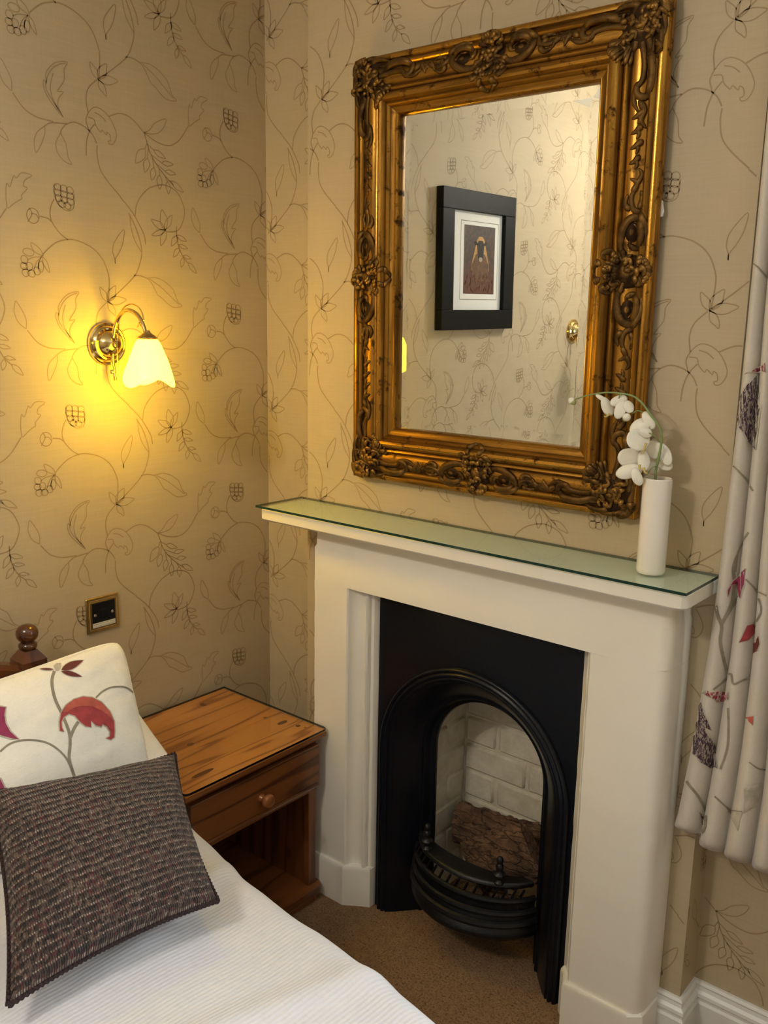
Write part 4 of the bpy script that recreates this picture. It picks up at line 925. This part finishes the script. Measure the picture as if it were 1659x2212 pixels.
# ------------------------------------------------------------------ bedside table
NX0, NX1, NY0, NY1, NZ = -2.028, -1.592, -0.600, -0.116, 0.5165
t = thing('bedside_table', 'pine bedside table with one drawer and open shelf below', 'bedside table', ((NX0 + NX1) / 2, (NY0 + NY1) / 2, 0))
top = thing('tmp', '', '', (0, 0, 0)); bpy.data.objects.remove(top)
m = MB()   # moulded edge under the boards
def loop(o, z): return [Vector((NX0, NY0 + o, z)), Vector((NX1 - o, NY0 + o, z)), Vector((NX1 - o, NY1 - o, z)), Vector((NX0, NY1 - o, z))]
pr = [(.0, NZ - .0062), (.0, NZ - .016), (.003, NZ - .020), (.010, NZ - .023), (.014, NZ - .028), (.018, NZ - .034), (.026, NZ - .036)]
V = [p for o, z in pr for p in loop(o, z)]; n = 4
m.add(V, [(i * n + k, i * n + (k + 1) % n, (i + 1) * n + (k + 1) % n, (i + 1) * n + k) for i in range(len(pr) - 1) for k in range(4)] + [tuple(range((len(pr) - 1) * n, len(pr) * n))[::-1], (0, 1, 2, 3)])
tp = obj('table_top', m, MATS['pine_front'], t, angle=25)
xs = [NX0, -1.935, -1.862, -1.772, -1.690, NX1 - .001]
for a, b in zip(xs, xs[1:]):
    m = MB(); m.box((a + .0003, NY0 + .001, NZ - .0065), (b - .0003, NY1 - .001, NZ), .0006); obj('board', m, MATS['pine_top'], tp, smooth=False)
for (x, y, rx, ry) in ((-1.975, -.235, .012, .009), (-1.800, -.420, .0075, .010), (-1.775, -.115 - .06, .0055, .006), (-1.715, -.165, .0085, .018), (-1.668, -.150, .0065, .0075), (-1.645, -.145, .003, .003), (-1.652, -.50, .008, .035)):
    m = MB(); m.prism([(x + rx * math.cos(q * .35), y + ry * math.sin(q * .35)) for q in range(18)], lambda p, h: Vector((p[0], p[1], h)), NZ - .001, NZ + .0002); obj('knot', m, MATS['knot'], tp, smooth=False)
# carcass
for y0, y1 in ((NY0 + .022, NY0 + .042), (NY1 - .042, NY1 - .022)):
    m = MB(); m.box((NX0 + .005, y0, .046), (NX1 - .040, y1, NZ - .035), .001); obj('side_panel', m, MATS['pine_side'], t, smooth=False)
for y0, y1 in ((NY0 + .018, NY0 + .046), (NY1 - .046, NY1 - .018)):
    m = MB(); m.box((NX1 - .042, y0, .046), (NX1 - .022, y1, NZ - .035), .0015); obj('front_stile', m, MATS['pine_side'], t, smooth=False)
m = MB(); m.box((NX0 + .005, NY0 + .042, .046), (NX0 + .012, NY1 - .042, NZ - .035)); obj('back_panel', m, MATS['pine_side'], t, smooth=False)
m = MB(); m.box((NX0 + .01, NY0 + .042, .330), (NX1 - .03, NY1 - .042, .342)); obj('drawer_runner_board', m, MATS['pine_side'], t, smooth=False)
# drawer front with cove moulding below
m = MB(); m.box((NX1 - .022, NY0 + .020, .3665), (NX1 - .006, NY1 - .020, NZ - .037), .002)
d = obj('drawer', m, MATS['pine_front'], t, smooth=False)
m = MB(); cy = (NY0 + NY1) / 2; m.lathe([(0, .0), (.011, .0), (.0105, .004), (.008, .009), (.0085, .013), (.0150, .017), (.0185, .023), (.0185, .029), (.0150, .034), (.008, .0365), (0, .037)], (NX1 - .006, cy + .004, .4085), (1, 0, 0), 24); obj('knob', m, MATS['pine_front'], d, angle=30)
pf = [(.040, .366), (.020, .366), (.012, .362), (.010, .356), (.012, .351), (.018, .347), (.020, .343), (.020, .338), (.040, .338)]
m = MB(); V = [Vector((NX1 - o, y, z)) for y in (NY0 + .018, NY1 - .018) for o, z in pf]; n = len(pf); m.add(V, [(k, (k + 1) % n, n + (k + 1) % n, n + k) for k in range(n)] + [tuple(range(n)), tuple(range(n, 2 * n))[::-1]]); obj('drawer_rail', m, MATS['pine_front'], t, angle=25)
# base board with rounded front corners
R_ = .03; P = [(NX0, NY0)] + [(NX1 - R_ + R_ * math.sin(a), NY0 + R_ - R_ * math.cos(a)) for a in (0, .4, .8, 1.2, 1.57)] + [(NX1 - R_ + R_ * math.cos(a), NY1 - R_ + R_ * math.sin(a)) for a in (0, .4, .8, 1.2, 1.57)] + [(NX0, NY1)]
m = MB(); n = len(P); cx_, cy_ = -1.8, -.36; V = []
for z, s_ in ((.0, .955), (.014, .965), (.018, .985), (.022, 1.0), (.040, 1.0), (.045, .99), (.046, .975)): V += [Vector((cx_ + (p[0] - cx_) * s_ if p[0] > NX0 + .001 else p[0], cy_ + (p[1] - cy_) * s_, z)) for p in P]
m.add(V, [(i * n + j, i * n + (j + 1) % n, (i + 1) * n + (j + 1) % n, (i + 1) * n + j) for i in range(6) for j in range(n)] + [tuple(range(n))[::-1], tuple(6 * n + j for j in range(n))]); obj('base', m, MATS['pine_front'], t, angle=30)
m = MB(); m.prism([(.012 * math.cos(q * .4), .017 * math.sin(q * .4)) for q in range(16)], lambda p, h: Vector((-1.70 + p[0], NY1 - .042 + h, .115 + p[1])), -.0012, .0); obj('knot', m, MATS['knot'], t, smooth=False)
# glass sheet on the table
g = thing('glass_table_cover', 'clear glass sheet with dark edge on the pine bedside table', 'glass sheet', ((NX0 + NX1) / 2, (NY0 + NY1) / 2, NZ + .0003))
r_ = .012; GP = [(NX0 + .006, NY0 - .002)] + [(NX1 + .003 - r_ + r_ * math.sin(a), NY0 - .002 + r_ - r_ * math.cos(a)) for a in (0, .52, 1.05, 1.57)] + [(NX1 + .003 - r_ + r_ * math.cos(a), NY1 + .001 - r_ + r_ * math.sin(a)) for a in (0, .52, 1.05, 1.57)] + [(NX0 + .006, NY1 + .001)]
z0, z1 = NZ + .0003, NZ + .0063
m = MB(); n = len(GP); m.add([Vector((*p, z1)) for p in GP], [tuple(range(n))]); obj('glass_face', m, MATS['clear_glass'], g, smooth=False, weld=False)
m = MB(); m.add([Vector((*p, z0)) for p in GP] + [Vector((*p, z1)) for p in GP], [(i, (i + 1) % n, n + (i + 1) % n, n + i) for i in range(n)]); obj('polished_edge', m, MATS['dark_edge'], g, smooth=False)

# ------------------------------------------------------------------ bed
BC = -1.262
b = thing('bed_frame', 'dark wooden bed with turned headboard posts behind the cushions', 'bed', (-1.0, BC, 0))
for s in (1, -1):
    y = BC + s * .505; x = -1.985; h = .031
    m = MB(); V = []
    for z, k in ((0, h), (.806, h)): V += [Vector((x - k, y - k, z)), Vector((x + k, y - k, z)), Vector((x + k, y + k, z)), Vector((x - k, y + k, z))]
    m.add(V, [(0, 1, 5, 4), (1, 2, 6, 5), (2, 3, 7, 6), (3, 0, 4, 7), (3, 2, 1, 0)])
    k = .016; V = [Vector((x - h, y - h, .806)), Vector((x + h, y - h, .806)), Vector((x + h, y + h, .806)), Vector((x - h, y + h, .806)), Vector((x - k, y - k, .829)), Vector((x + k, y - k, .829)), Vector((x + k, y + k, .829)), Vector((x - k, y + k, .829))]
    m.add(V, [(0, 1, 5, 4), (1, 2, 6, 5), (2, 3, 7, 6), (3, 0, 4, 7), (4, 5, 6, 7)])
    p = obj('headboard_post', m, MATS['dark_wood'], b, angle=30)
    m = MB(); m.lathe([(.0, .826), (.015, .826), (.0150, .829), (.0205, .833), (.0225, .839), (.0205, .845), (.0155, .848), (.0160, .851), (.0215, .855), (.0255, .862), (.0265, .870), (.0250, .879), (.0195, .887), (.0110, .8915), (.0, .893)], (x, y, 0), (0, 0, 1), 28); obj('post_finial', m, MATS['dark_wood'], p, angle=50)
m = MB(); N = 24; V = []
for i in range(N + 1):
    f_ = i / N; y = BC + .474 - .948 * f_; zt = .800 + .085 * math.sin(math.pi * f_) ** .9 
    for x, z in ((-2.000, .40), (-1.968, .40), (-1.968, zt - .06), (-1.966, zt - .055), (-1.962, zt - .050), (-1.960, zt - .012), (-1.966, zt), (-2.000, zt)): V.append(Vector((x, y, z)))
n = 8; m.add(V, [(i * n + k, i * n + (k + 1) % n, (i + 1) * n + (k + 1) % n, (i + 1) * n + k) for i in range(N) for k in range(n)] + [tuple(range(n)), tuple(N * n + k for k in range(n))[::-1]]); obj('headboard_rail', m, MATS['rail_wood'], b, angle=30)
for s in (1, -1): m = MB(); m.box((-1.95, BC + s * .46, .22), (-0.06, BC + s * .485, .34), .003); obj('side_rail', m, MATS['rail_wood'], b, smooth=False)
for s in (1, -1): m = MB(); m.box((-0.12, BC + s * .43, 0), (-0.06, BC + s * .485, .34), .003); obj('leg', m, MATS['dark_wood'], b, smooth=False)
m = MB(); m.box((-1.95, BC - .45, .30), (-0.06, BC + .45, .345)); obj('slat_base', m, MATS['rail_wood'], b, smooth=False)
m = MB(); m.box((-1.945, BC - .455, .346), (-0.05, BC + .455, .50), .03); obj('mattress', m, MATS['pillow_cloth'], origin=(-1, BC, .346), label='white mattress lying on the bed under the duvet', cat='mattress')
# duvet: height field that bends over the side of the bed
EDGE = [(-2.0, -.640), (-1.62, -.640), (-1.46, -.668), (-1.31, -.700), (-1.15, -.722), (-1.02, -.726), (-.89, -.742), (-.68, -.768), (-.2, -.79), (0.0, -.80)]
def duvet(u, v):
    x = -1.90 + 1.90 * u; e = interp(EDGE, x) + .010 * noise.noise(Vector((x * 7, 3, 0)))
    L = 1.02; r = .075; drop = .24; tot = L + r * 1.57 + drop; s = v * tot
    zt = .566 + .022 * sstep(-1.25, -1.6, x) + .006 * noise.noise(Vector((x * 4, s * 4, 0))) + .0035 * noise.noise(Vector((x * 3 + s * 6, s * 9 - x * 6, 4)))
    cres = .012 * math.exp(-((x + .98 - .25 * (s - .6)) / .035) ** 2) * sstep(.35, .9, s)
    zt += cres + .010 * math.exp(-((x + 1.22 + .3 * (s - .85)) / .03) ** 2) * sstep(.6, .95, s)
    y0 = e - r - L
    if s < L: crown = -.025 * sstep(L - .35, L, s); return Vector((x, y0 + s, zt + crown))
    s2 = s - L; zt -= .025
    if s2 < r * 1.57: a = s2 / r; return Vector((x, y0 + L + r * math.sin(a), zt - r + r * math.cos(a)))
    s3 = s2 - r * 1.57; return Vector((x, e + .018 * math.sin(x * 16) * s3 / drop + .01 * s3, zt - r - s3))
m = MB(); m.grid(150, 110, duvet); dv = obj('duvet', m, MATS['duvet_cloth'], origin=(-1, BC, .56), angle=0, label='white striped duvet spread over the bed', cat='duvet')
dv.modifiers.new('thickness', 'SOLIDIFY').thickness = .018

# ------------------------------------------------------------------ cushions
def bil(Q, u, v): return Q[0].lerp(Q[1], u).lerp(Q[3].lerp(Q[2], u), v)      # Q: bl, br, tr, tl
def cushion(Q, th, pin=0.06, pw=0.45, n=44, wr=0.004, seed=0.0, rnd_=0.0):
    Q = [Vector(q) for q in Q]; nrm = (Q[1] - Q[0]).cross(Q[3] - Q[0]).normalized(); c = sum(Q, Vector()) / 4
    def fn(u, v, s):
        a, b_ = 2 * u - 1, 2 * v - 1
        pinch = 1 - pin * (1 - abs(a) ** 2) * abs(b_) ** 4 ; pinch2 = 1 - pin * (1 - abs(b_) ** 2) * abs(a) ** 4
        A = a * pinch2; B = b_ * pinch
        if rnd_:                                     # round the corners
            rr_ = max(0, abs(a) ** 6 * abs(b_) ** 6); A *= 1 - rnd_ * rr_; B *= 1 - rnd_ * rr_
        p = bil(Q, (A + 1) / 2, (B + 1) / 2)
        h = max(0.0, (1 - a * a) * (1 - b_ * b_)) ** pw
        w = wr * noise.noise(Vector((a * 3 + seed, b_ * 3, s))) * min(1, 3 * h) + wr * .8 * noise.noise(Vector((a * 7, b_ * 7 + seed, s + 5))) * min(1, 3 * h)
        return p + nrm * s * (th / 2 * h + w + .0004)
    m = MB(); m.grid(n, n, lambda u, v: fn(u, v, 1)); k = n * n
    uv = [((i % n) / (n - 1), (i // n) / (n - 1)) for i in range(k)]
    m.grid(n, n, lambda u, v: fn(u, v, -1)); q = (n - 1) ** 2; m.f = m.f[:q] + [f_[::-1] for f_ in m.f[q:]]
    m.uv = uv + uv
    ring = [(i, 0) for i in range(n - 1)] + [(n - 1, j) for j in range(n - 1)] + [(n - 1 - i, n - 1) for i in range(n - 1)] + [(0, n - 1 - j) for j in range(n - 1)]
    ids = [j * n + i for i, j in ring]
    m.f += [(ids[i], ids[(i + 1) % len(ids)], k + ids[(i + 1) % len(ids)], k + ids[i]) for i in range(len(ids))]
    edge = [(m.v[i] + m.v[k + i]) / 2 for i in ids]
    return m, edge, nrm
def bvh_of(m): return BVHTree.FromPolygons([tuple(v) for v in m.v], m.f)
def inside(p, poly):
    r = False; n = len(poly)
    for i in range(n):
        a, b_ = poly[i], poly[i - 1]
        if (a.y > p.y) != (b_.y > p.y) and p.x < (b_.x - a.x) * (p.y - a.y) / (b_.y - a.y) + a.x: r = not r
    return r
def decal(name, bvh, polys, mat, parent, lift, step=7, maxe=0.03, shift=None):
    m = MB()
    def hit(p):
        h = bvh.ray_cast(CAM, px(p.x, p.y).normalized()); 
        if h[0] is None: return None
        dr = px(p.x, p.y)
        if shift:                                    # the same motif repeated further along the cloth
            dr = Vector((0, 1, 0)); h = bvh.ray_cast(Vector((h[0].x + shift[0], -1, h[0].z + shift[1])), dr)
            if h[0] is None: return None
        nn = h[1]
        if nn.dot(dr) > 0: nn = -nn
        return h[0] + nn * lift
    for poly in polys:
        if not poly: continue
        n = len(poly); pts = [Vector((p.x, p.y)) for p in poly]
        x0, x1 = min(p.x for p in pts), max(p.x for p in pts); y0, y1 = min(p.y for p in pts), max(p.y for p in pts)
        extra = []; x = x0 + step / 2
        while x < x1:
            y = y0 + step / 2
            while y < y1:
                q = Vector((x, y))
                if inside(q, pts): extra.append(q)
                y += step
            x += step
        r = delaunay_2d_cdt(pts + extra, [], [list(range(n))], 1, 1e-4)
        H = [hit(p) for p in r[0]]; o = len(m.v); m.v += [h if h else Vector() for h in H]
        for f_ in r[2]:
            if all(H[i] is not None for i in f_) and all((H[f_[i]] - H[f_[i - 1]]).length < maxe for i in range(len(f_))): m.f.append(tuple(o + i for i in f_))
    if not m.f: return None
    used = sorted({i for f_ in m.f for i in f_}); mp = {j: i for i, j in enumerate(used)}; m.v = [m.v[j] for j in used]; m.f = [tuple(mp[i] for i in f_) for f_ in m.f]
    par = list(range(len(m.v)))                    # one object for each connected piece of print
    def find(i):
        while par[i] != i: par[i] = par[par[i]]; i = par[i]
        return i
    for f_ in m.f:
        for i in f_[1:]: par[find(i)] = find(f_[0])
    comps = {}
    for f_ in m.f: comps.setdefault(find(f_[0]), []).append(f_)
    o = None
    for fs in comps.values():
        if len(comps) > 1 and len(fs) < 3: continue
        us = sorted({i for f_ in fs for i in f_}); q = {j: i for i, j in enumerate(us)}; mm = MB(); mm.v = [m.v[j] for j in us]; mm.f = [tuple(q[i] for i in f_) for f_ in fs]
        o = obj(name, mm, mat, parent, angle=0, weld=False)
    return o
def ribbon(pts, w):                                # px polyline -> px polygon of varying width
    P = catmull([Vector((p[0], p[1], 0)) for p in pts], 6); n = len(P); L = []; R = []
    for i, p in enumerate(P):
        t_ = (P[min(i + 1, n - 1)] - P[max(i - 1, 0)]).normalized(); ww = (w(i / (n - 1)) if callable(w) else w) / 2
        L.append(p + Vector((-t_.y, t_.x, 0)) * ww); R.append(p - Vector((-t_.y, t_.x, 0)) * ww)
    return L + R[::-1]
def grow(poly, d):
    c = sum(poly, Vector((0, 0, 0))) / len(poly); n = len(poly); out = []
    ar = sum(poly[i - 1].x * poly[i].y - poly[i].x * poly[i - 1].y for i in range(n)); sg = 1 if ar > 0 else -1
    for i in range(n):
        t_ = (poly[(i + 1) % n] - poly[i - 1]); t_ = t_.normalized() if t_.length > 1e-6 else Vector((1, 0, 0)); out.append(poly[i] + Vector((t_.y, -t_.x, 0)) * d * sg)
    return out
def lensp(a, b_, w, n=8):
    a, b_ = Vector((*a, 0)), Vector((*b_, 0)); d_ = b_ - a; s_ = Vector((-d_.y, d_.x, 0)) * w / 2
    return [a + d_ * (i / n) + s_ * math.sin(math.pi * (i / n) ** .8) for i in range(n + 1)] + [a + d_ * (1 - i / n) - s_ * math.sin(math.pi * (1 - i / n) ** .8) for i in range(1, n)]

# white pillow at the back
Q = [(-1.52, -1.34, .590), (-1.52, -.632, .585), (-1.870, -.622, .80), (-1.870, -1.34, .80)]
m, edge, nr = cushion(Q, .115, .03, .42, 36, .004, 3.0, .10)
obj('pillow', m, MATS['pillow_cloth'], origin=(-1.68, -1.0, .60), angle=0, label='plain white pillow tucked behind the floral cushion', cat='pillow')

# floral cushion with piped edge
FQ = [(-1.555, -1.170, .640), (-1.555, -.715, .615), (-1.705, -.680, .906), (-1.740, -1.130, .870)]
m, edge, nr = cushion(FQ, .125, .02, .36, 44, .003, 8.0, .07)
ft = thing('floral_cushion', 'cream cushion printed with red leaves and grey vines leaning on pillow', 'cushion', (-1.58, -.92, .62))
cv = obj('cover', m, MATS['cushion_cloth'], ft, angle=0); fb = bvh_of(m)
pm = MB(); E_ = edge + [edge[0]]; pm.tube(E_, .0042, 8, caps=False); pg = obj('piping', pm, MATS['cushion_cloth'], ft, angle=0)
S_ = 330 / 1659
def fp(pts): return [(x * S_, 1380 + y * S_) for x, y in pts]
ST, TP = MATS['print_stem'], MATS['print_taupe']
stems = [([(590, 350), (565, 440), (570, 540), (600, 660), (660, 790), (720, 930), (755, 1040), (760, 1160), (750, 1290), (775, 1400), (820, 1530), (880, 1680)], 34), ([(1040, 640), (1110, 575), (1200, 530), (1310, 520), (1390, 540), (1450, 590)], 20), ([(850, 900), (800, 980), (765, 1070)], 34), ([(0, 1225), (90, 1150), (200, 1110), (330, 1100), (460, 1115), (560, 1155), (650, 1220), (720, 1300), (770, 1400)], 22)]
for i, (p, w) in enumerate(stems): decal('vine_print', fb, [ribbon(fp(p), w * S_)], ST, ft, .0005 + i * 4e-5, 30)
LEAF = [(650, 1000), (645, 900), (665, 800), (720, 720), (800, 660), (900, 630), (1000, 640), (1100, 690), (1190, 790), (1235, 900), (1240, 1000), (1235, 1070), (1200, 1095), (1150, 1080), (1190, 1060), (1195, 1010), (1160, 955), (1110, 925), (1100, 955), (1040, 940), (985, 890), (985, 960), (930, 950), (870, 905), (810, 835), (745, 815), (690, 850), (665, 900), (668, 960), (690, 1010)]
def sm(pts): return [Vector((p[0], p[1], 0)) for p in fp(pts)]
LEAFS = sm(LEAF)
decal('leaf_outline_print', fb, [grow(LEAFS, 2.4)], TP, ft, .0009)
decal('leaf_print', fb, [LEAFS], MATS['print_red'], ft, .0013)
decal('leaf_highlight_print', fb, [sm([(680, 800), (720, 725), (800, 664), (900, 634), (1000, 644), (1100, 695), (1185, 790), (1225, 890), (1190, 850), (1100, 780), (1000, 735), (900, 728), (800, 750), (720, 800)])], MATS['print_coral'], ft, .0017)
for a, b_, w in (((665, 340), (905, 235), .30), ((665, 355), (890, 412), .22), ((580, 335), (430, 330), .14)):
    L_ = lensp(*fp([a, b_]), w); decal('petal_outline_print', fb, [grow(L_, 1.4)], TP, ft, .0009, 9); decal('petal_print', fb, [L_], MATS['print_maroon'], ft, .0013, 9)
decal('flower_centre_print', fb, [sm([(580, 300), (610, 270), (660, 265), (665, 300), (640, 345), (600, 350)])], TP, ft, .0013)
SIDE = sm([(-60, 745), (0, 740), (60, 745), (45, 830), (60, 920), (110, 1010), (205, 1095), (120, 1080), (50, 1060), (0, 1045), (-60, 1030)])
decal('leaf_outline_print', fb, [grow(SIDE, 3.2)], TP, ft, .0009); decal('leaf_print', fb, [SIDE], MATS['print_magenta'], ft, .0013)
LOW = sm([(-60, 1500), (0, 1520), (40, 1600), (70, 1700), (85, 1810), (-60, 1850)])
decal('leaf_outline_print', fb, [grow(LOW, 3.6)], TP, ft, .0009); decal('leaf_print', fb, [LOW], MATS['print_magenta'], ft, .0013)
# printed stretches of the piping
ne = len(edge); tl = [i for i, p in enumerate(edge) if p.z > .89]
pts = [edge[i] for i in tl]; pts.sort(key=lambda p: -p.y)
for (a, b_, mt_) in ((-.930, -.950, 'print_maroon'), (-.957, -.977, 'print_taupe'), (-.982, -1.000, 'print_maroon')):
    q = [p for p in pts if b_ <= p.y <= a]
    if len(q) > 1: m = MB(); m.tube(q, .0046, 8); obj('piping_print', m, MATS[mt_], ft, angle=0)

# brown knitted cushion in front
KQ = [(-1.165, -1.262, .612), (-1.130, -.888, .607), (-1.450, -.733, .724), (-1.475, -1.125, .790)]
m, edge, nr = cushion(KQ, .130, .085, .42, 48, .003, 1.0)
kt = thing('knitted_cushion', 'brown chunky knit cushion with cream flecked rows on the duvet', 'cushion', (-1.25, -1.05, .60))
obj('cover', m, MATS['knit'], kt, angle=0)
pm = MB(); E_ = catmull(edge, 3, True)
E2 = [p + nr * .0016 * math.sin(i * 2.1) + Vector((0, 0, .0012 * math.sin(i * 2.1 + 1))) for i, p in enumerate(E_)]; pm.tube(E2 + [E2[0]], .0042, 7, caps=False); obj('edge_seam', pm, MATS['knit_edge'], kt, angle=0, label='dark overstitched edge')

# ------------------------------------------------------------------ curtain
ct = thing('curtain', 'cream linen curtain printed with plum and red leaves beside the fireplace', 'curtain', (-0.42, -0.045, 0.55))
NF = 9
def curt(u, v):
    z = 2.42 - (2.42 - .548) * v
    xl = interp([(.50, -.645), (.57, -.634), (.80, -.612), (1.0, -.598), (1.2, -.5915), (1.5, -.586), (2.5, -.590)], z)
    per = interp([(.5, .056), (.7, .052), (1.18, .037), (1.65, .029), (2.45, .026)], z)
    s_ = NF * u; k = s_ + .05 * noise.noise(Vector((s_ * 1.1, z * 1.2, 3)))
    x = xl + per * s_
    amp = interp([(.5, .046), (1.2, .036), (2.4, .026)], z) * (1 + .25 * noise.noise(Vector((math.floor(k) * 3.7, .5, 0))))
    y = -.022 - amp * abs(math.sin(math.pi * k)) ** .62 - .004 * noise.noise(Vector((u * 5, z * 1.3, 2)))
    if v > .97: z += (.020 if s_ < 1 else .0) * sstep(.97, 1, v) + .006 * abs(math.sin(math.pi * k)) * sstep(.97, 1, v); y += .012 * sstep(.985, 1, v) * abs(math.sin(math.pi * k))
    return Vector((x, y, z))
m = MB(); m.grid(280, 90, curt); cvr = obj('curtain_cloth', m, MATS['linen'], ct, angle=0)
cb = bvh_of(m); cvr.modifiers.new('thickness', 'SOLIDIFY').thickness = .0015; cvr.modifiers['thickness'].offset = 0
def cp(pts, k=0):
    if k == 0: return [(1440 + x * .3076, 1200 + y * .3074) for x, y in pts]
    return [(1540 + x * .3889, 380 + y * .3888) for x, y in pts]
cst = [([(490, 0), (465, 90), (470, 180), (460, 300), (430, 390), (385, 480)], 22, 0), ([(350, 350), (365, 430), (385, 500), (375, 600), (395, 720), (440, 890)], 22, 0), ([(505, 270), (450, 370), (390, 470)], 20, 0), ([(325, 940), (400, 880), (455, 830), (470, 900), (520, 880), (630, 835)], 14, 0), ([(555, 165), (620, 240), (660, 330), (665, 400), (635, 465)], 12, 0), ([(620, 240), (700, 280)], 10, 0),
       ([(435, 1070), (435, 1200), (425, 1350), (380, 1500)], 14, 0), ([(118, 1540), (160, 1610), (220, 1690), (260, 1770), (280, 1850), (265, 1930), (200, 1990)], 18, 0), ([(340, 1690), (400, 1750), (450, 1790), (530, 1800)], 12, 0), ([(580, 1450), (640, 1495), (700, 1505)], 10, 0),
       ([(220, 475), (260, 520), (300, 570)], 10, 1), ([(100, 1590), (150, 1650), (195, 1700), (225, 1750)], 12, 1), ([(200, 1980), (140, 2080), (120, 2200)], 12, 1)]
REP = (None, (.165, .36), (.20, -.10), (.30, .70))
for sh in REP:
    for i, (p, w, k) in enumerate(cst): decal('vine_print', cb, [ribbon(cp(p, k), w * .3)], ST, ct, .0020 + i * 2e-5, 30, .03, sh)
def cleaf(pts, mat, k=0, out=2.2, step=6):
    P = [Vector((p[0], p[1], 0)) for p in cp(pts, k)]
    for sh in REP: decal('leaf_outline_print', cb, [grow(P, out)], TP, ct, .0024, step, .03, sh); decal('leaf_print', cb, [P], MATS[mat], ct, .0028, step, .03, sh)
cleaf([(250, 1030), (210, 1080), (180, 1140), (165, 1230), (165, 1310), (190, 1390), (240, 1450), (300, 1490), (360, 1495), (352, 1440), (325, 1385), (342, 1385), (320, 1310), (265, 1205), (308, 1225), (285, 1160), (262, 1100)], 'print_plum')
cleaf([(228, 970), (290, 950), (370, 948), (438, 960), (435, 1010), (400, 1032), (350, 1025), (290, 985)], 'print_burgundy')
cleaf([(425, 290), (425, 240), (460, 180), (510, 130), (555, 90), (545, 200), (520, 300), (505, 230), (490, 195), (450, 205)], 'print_magenta')
cleaf([(512, 608), (540, 540), (560, 490), (600, 478), (622, 500), (610, 545), (570, 590)], 'print_red', 0, 2.0, 5)
cleaf([(615, 690), (618, 620), (650, 565), (655, 620), (640, 670)], 'print_maroon', 0, 1.4, 5)
cleaf([(560, 1140), (610, 1125), (605, 1190)], 'print_coral', 0, 1.4, 5)
cleaf([(548, 1640), (600, 1610), (662, 1600), (655, 1680), (610, 1760), (540, 1810)], 'print_taupe', 0, 1.0)
cleaf([(425, 1790), (530, 1800), (500, 1930), (470, 1860)], 'print_taupe', 0, 1.0)
cleaf([(228, 1800), (262, 1840), (268, 1895), (240, 1880)], 'print_plum', 0, 1.6, 5)
cleaf([(235, 1110), (190, 1160), (150, 1230), (135, 1310), (150, 1400), (190, 1470), (240, 1520), (250, 1420), (265, 1290), (255, 1200)], 'print_plum', 1, 2.0)
cleaf([(180, 1100), (230, 1070), (290, 1040), (290, 1090), (240, 1090)], 'print_burgundy', 1, 1.6, 5)
m = MB(); m.tube([(-.62, -.045, 2.445), (1.5, -.045, 2.445)], .014, 14); m.blob((-.63, -.045, 2.445), (.03, .03, .03), 14, 8)
cpole = obj('curtain_pole', m, MATS['dark_wood'], origin=(.4, -.045, 2.445), label='dark wooden curtain pole above the window', cat='curtain pole')
for x in (-.55, 1.35): m = MB(); m.tube([(x, -.045, 2.445), (x, YR + .001, 2.445)], .008, 10); obj('bracket', m, MATS['dark_wood'], cpole)
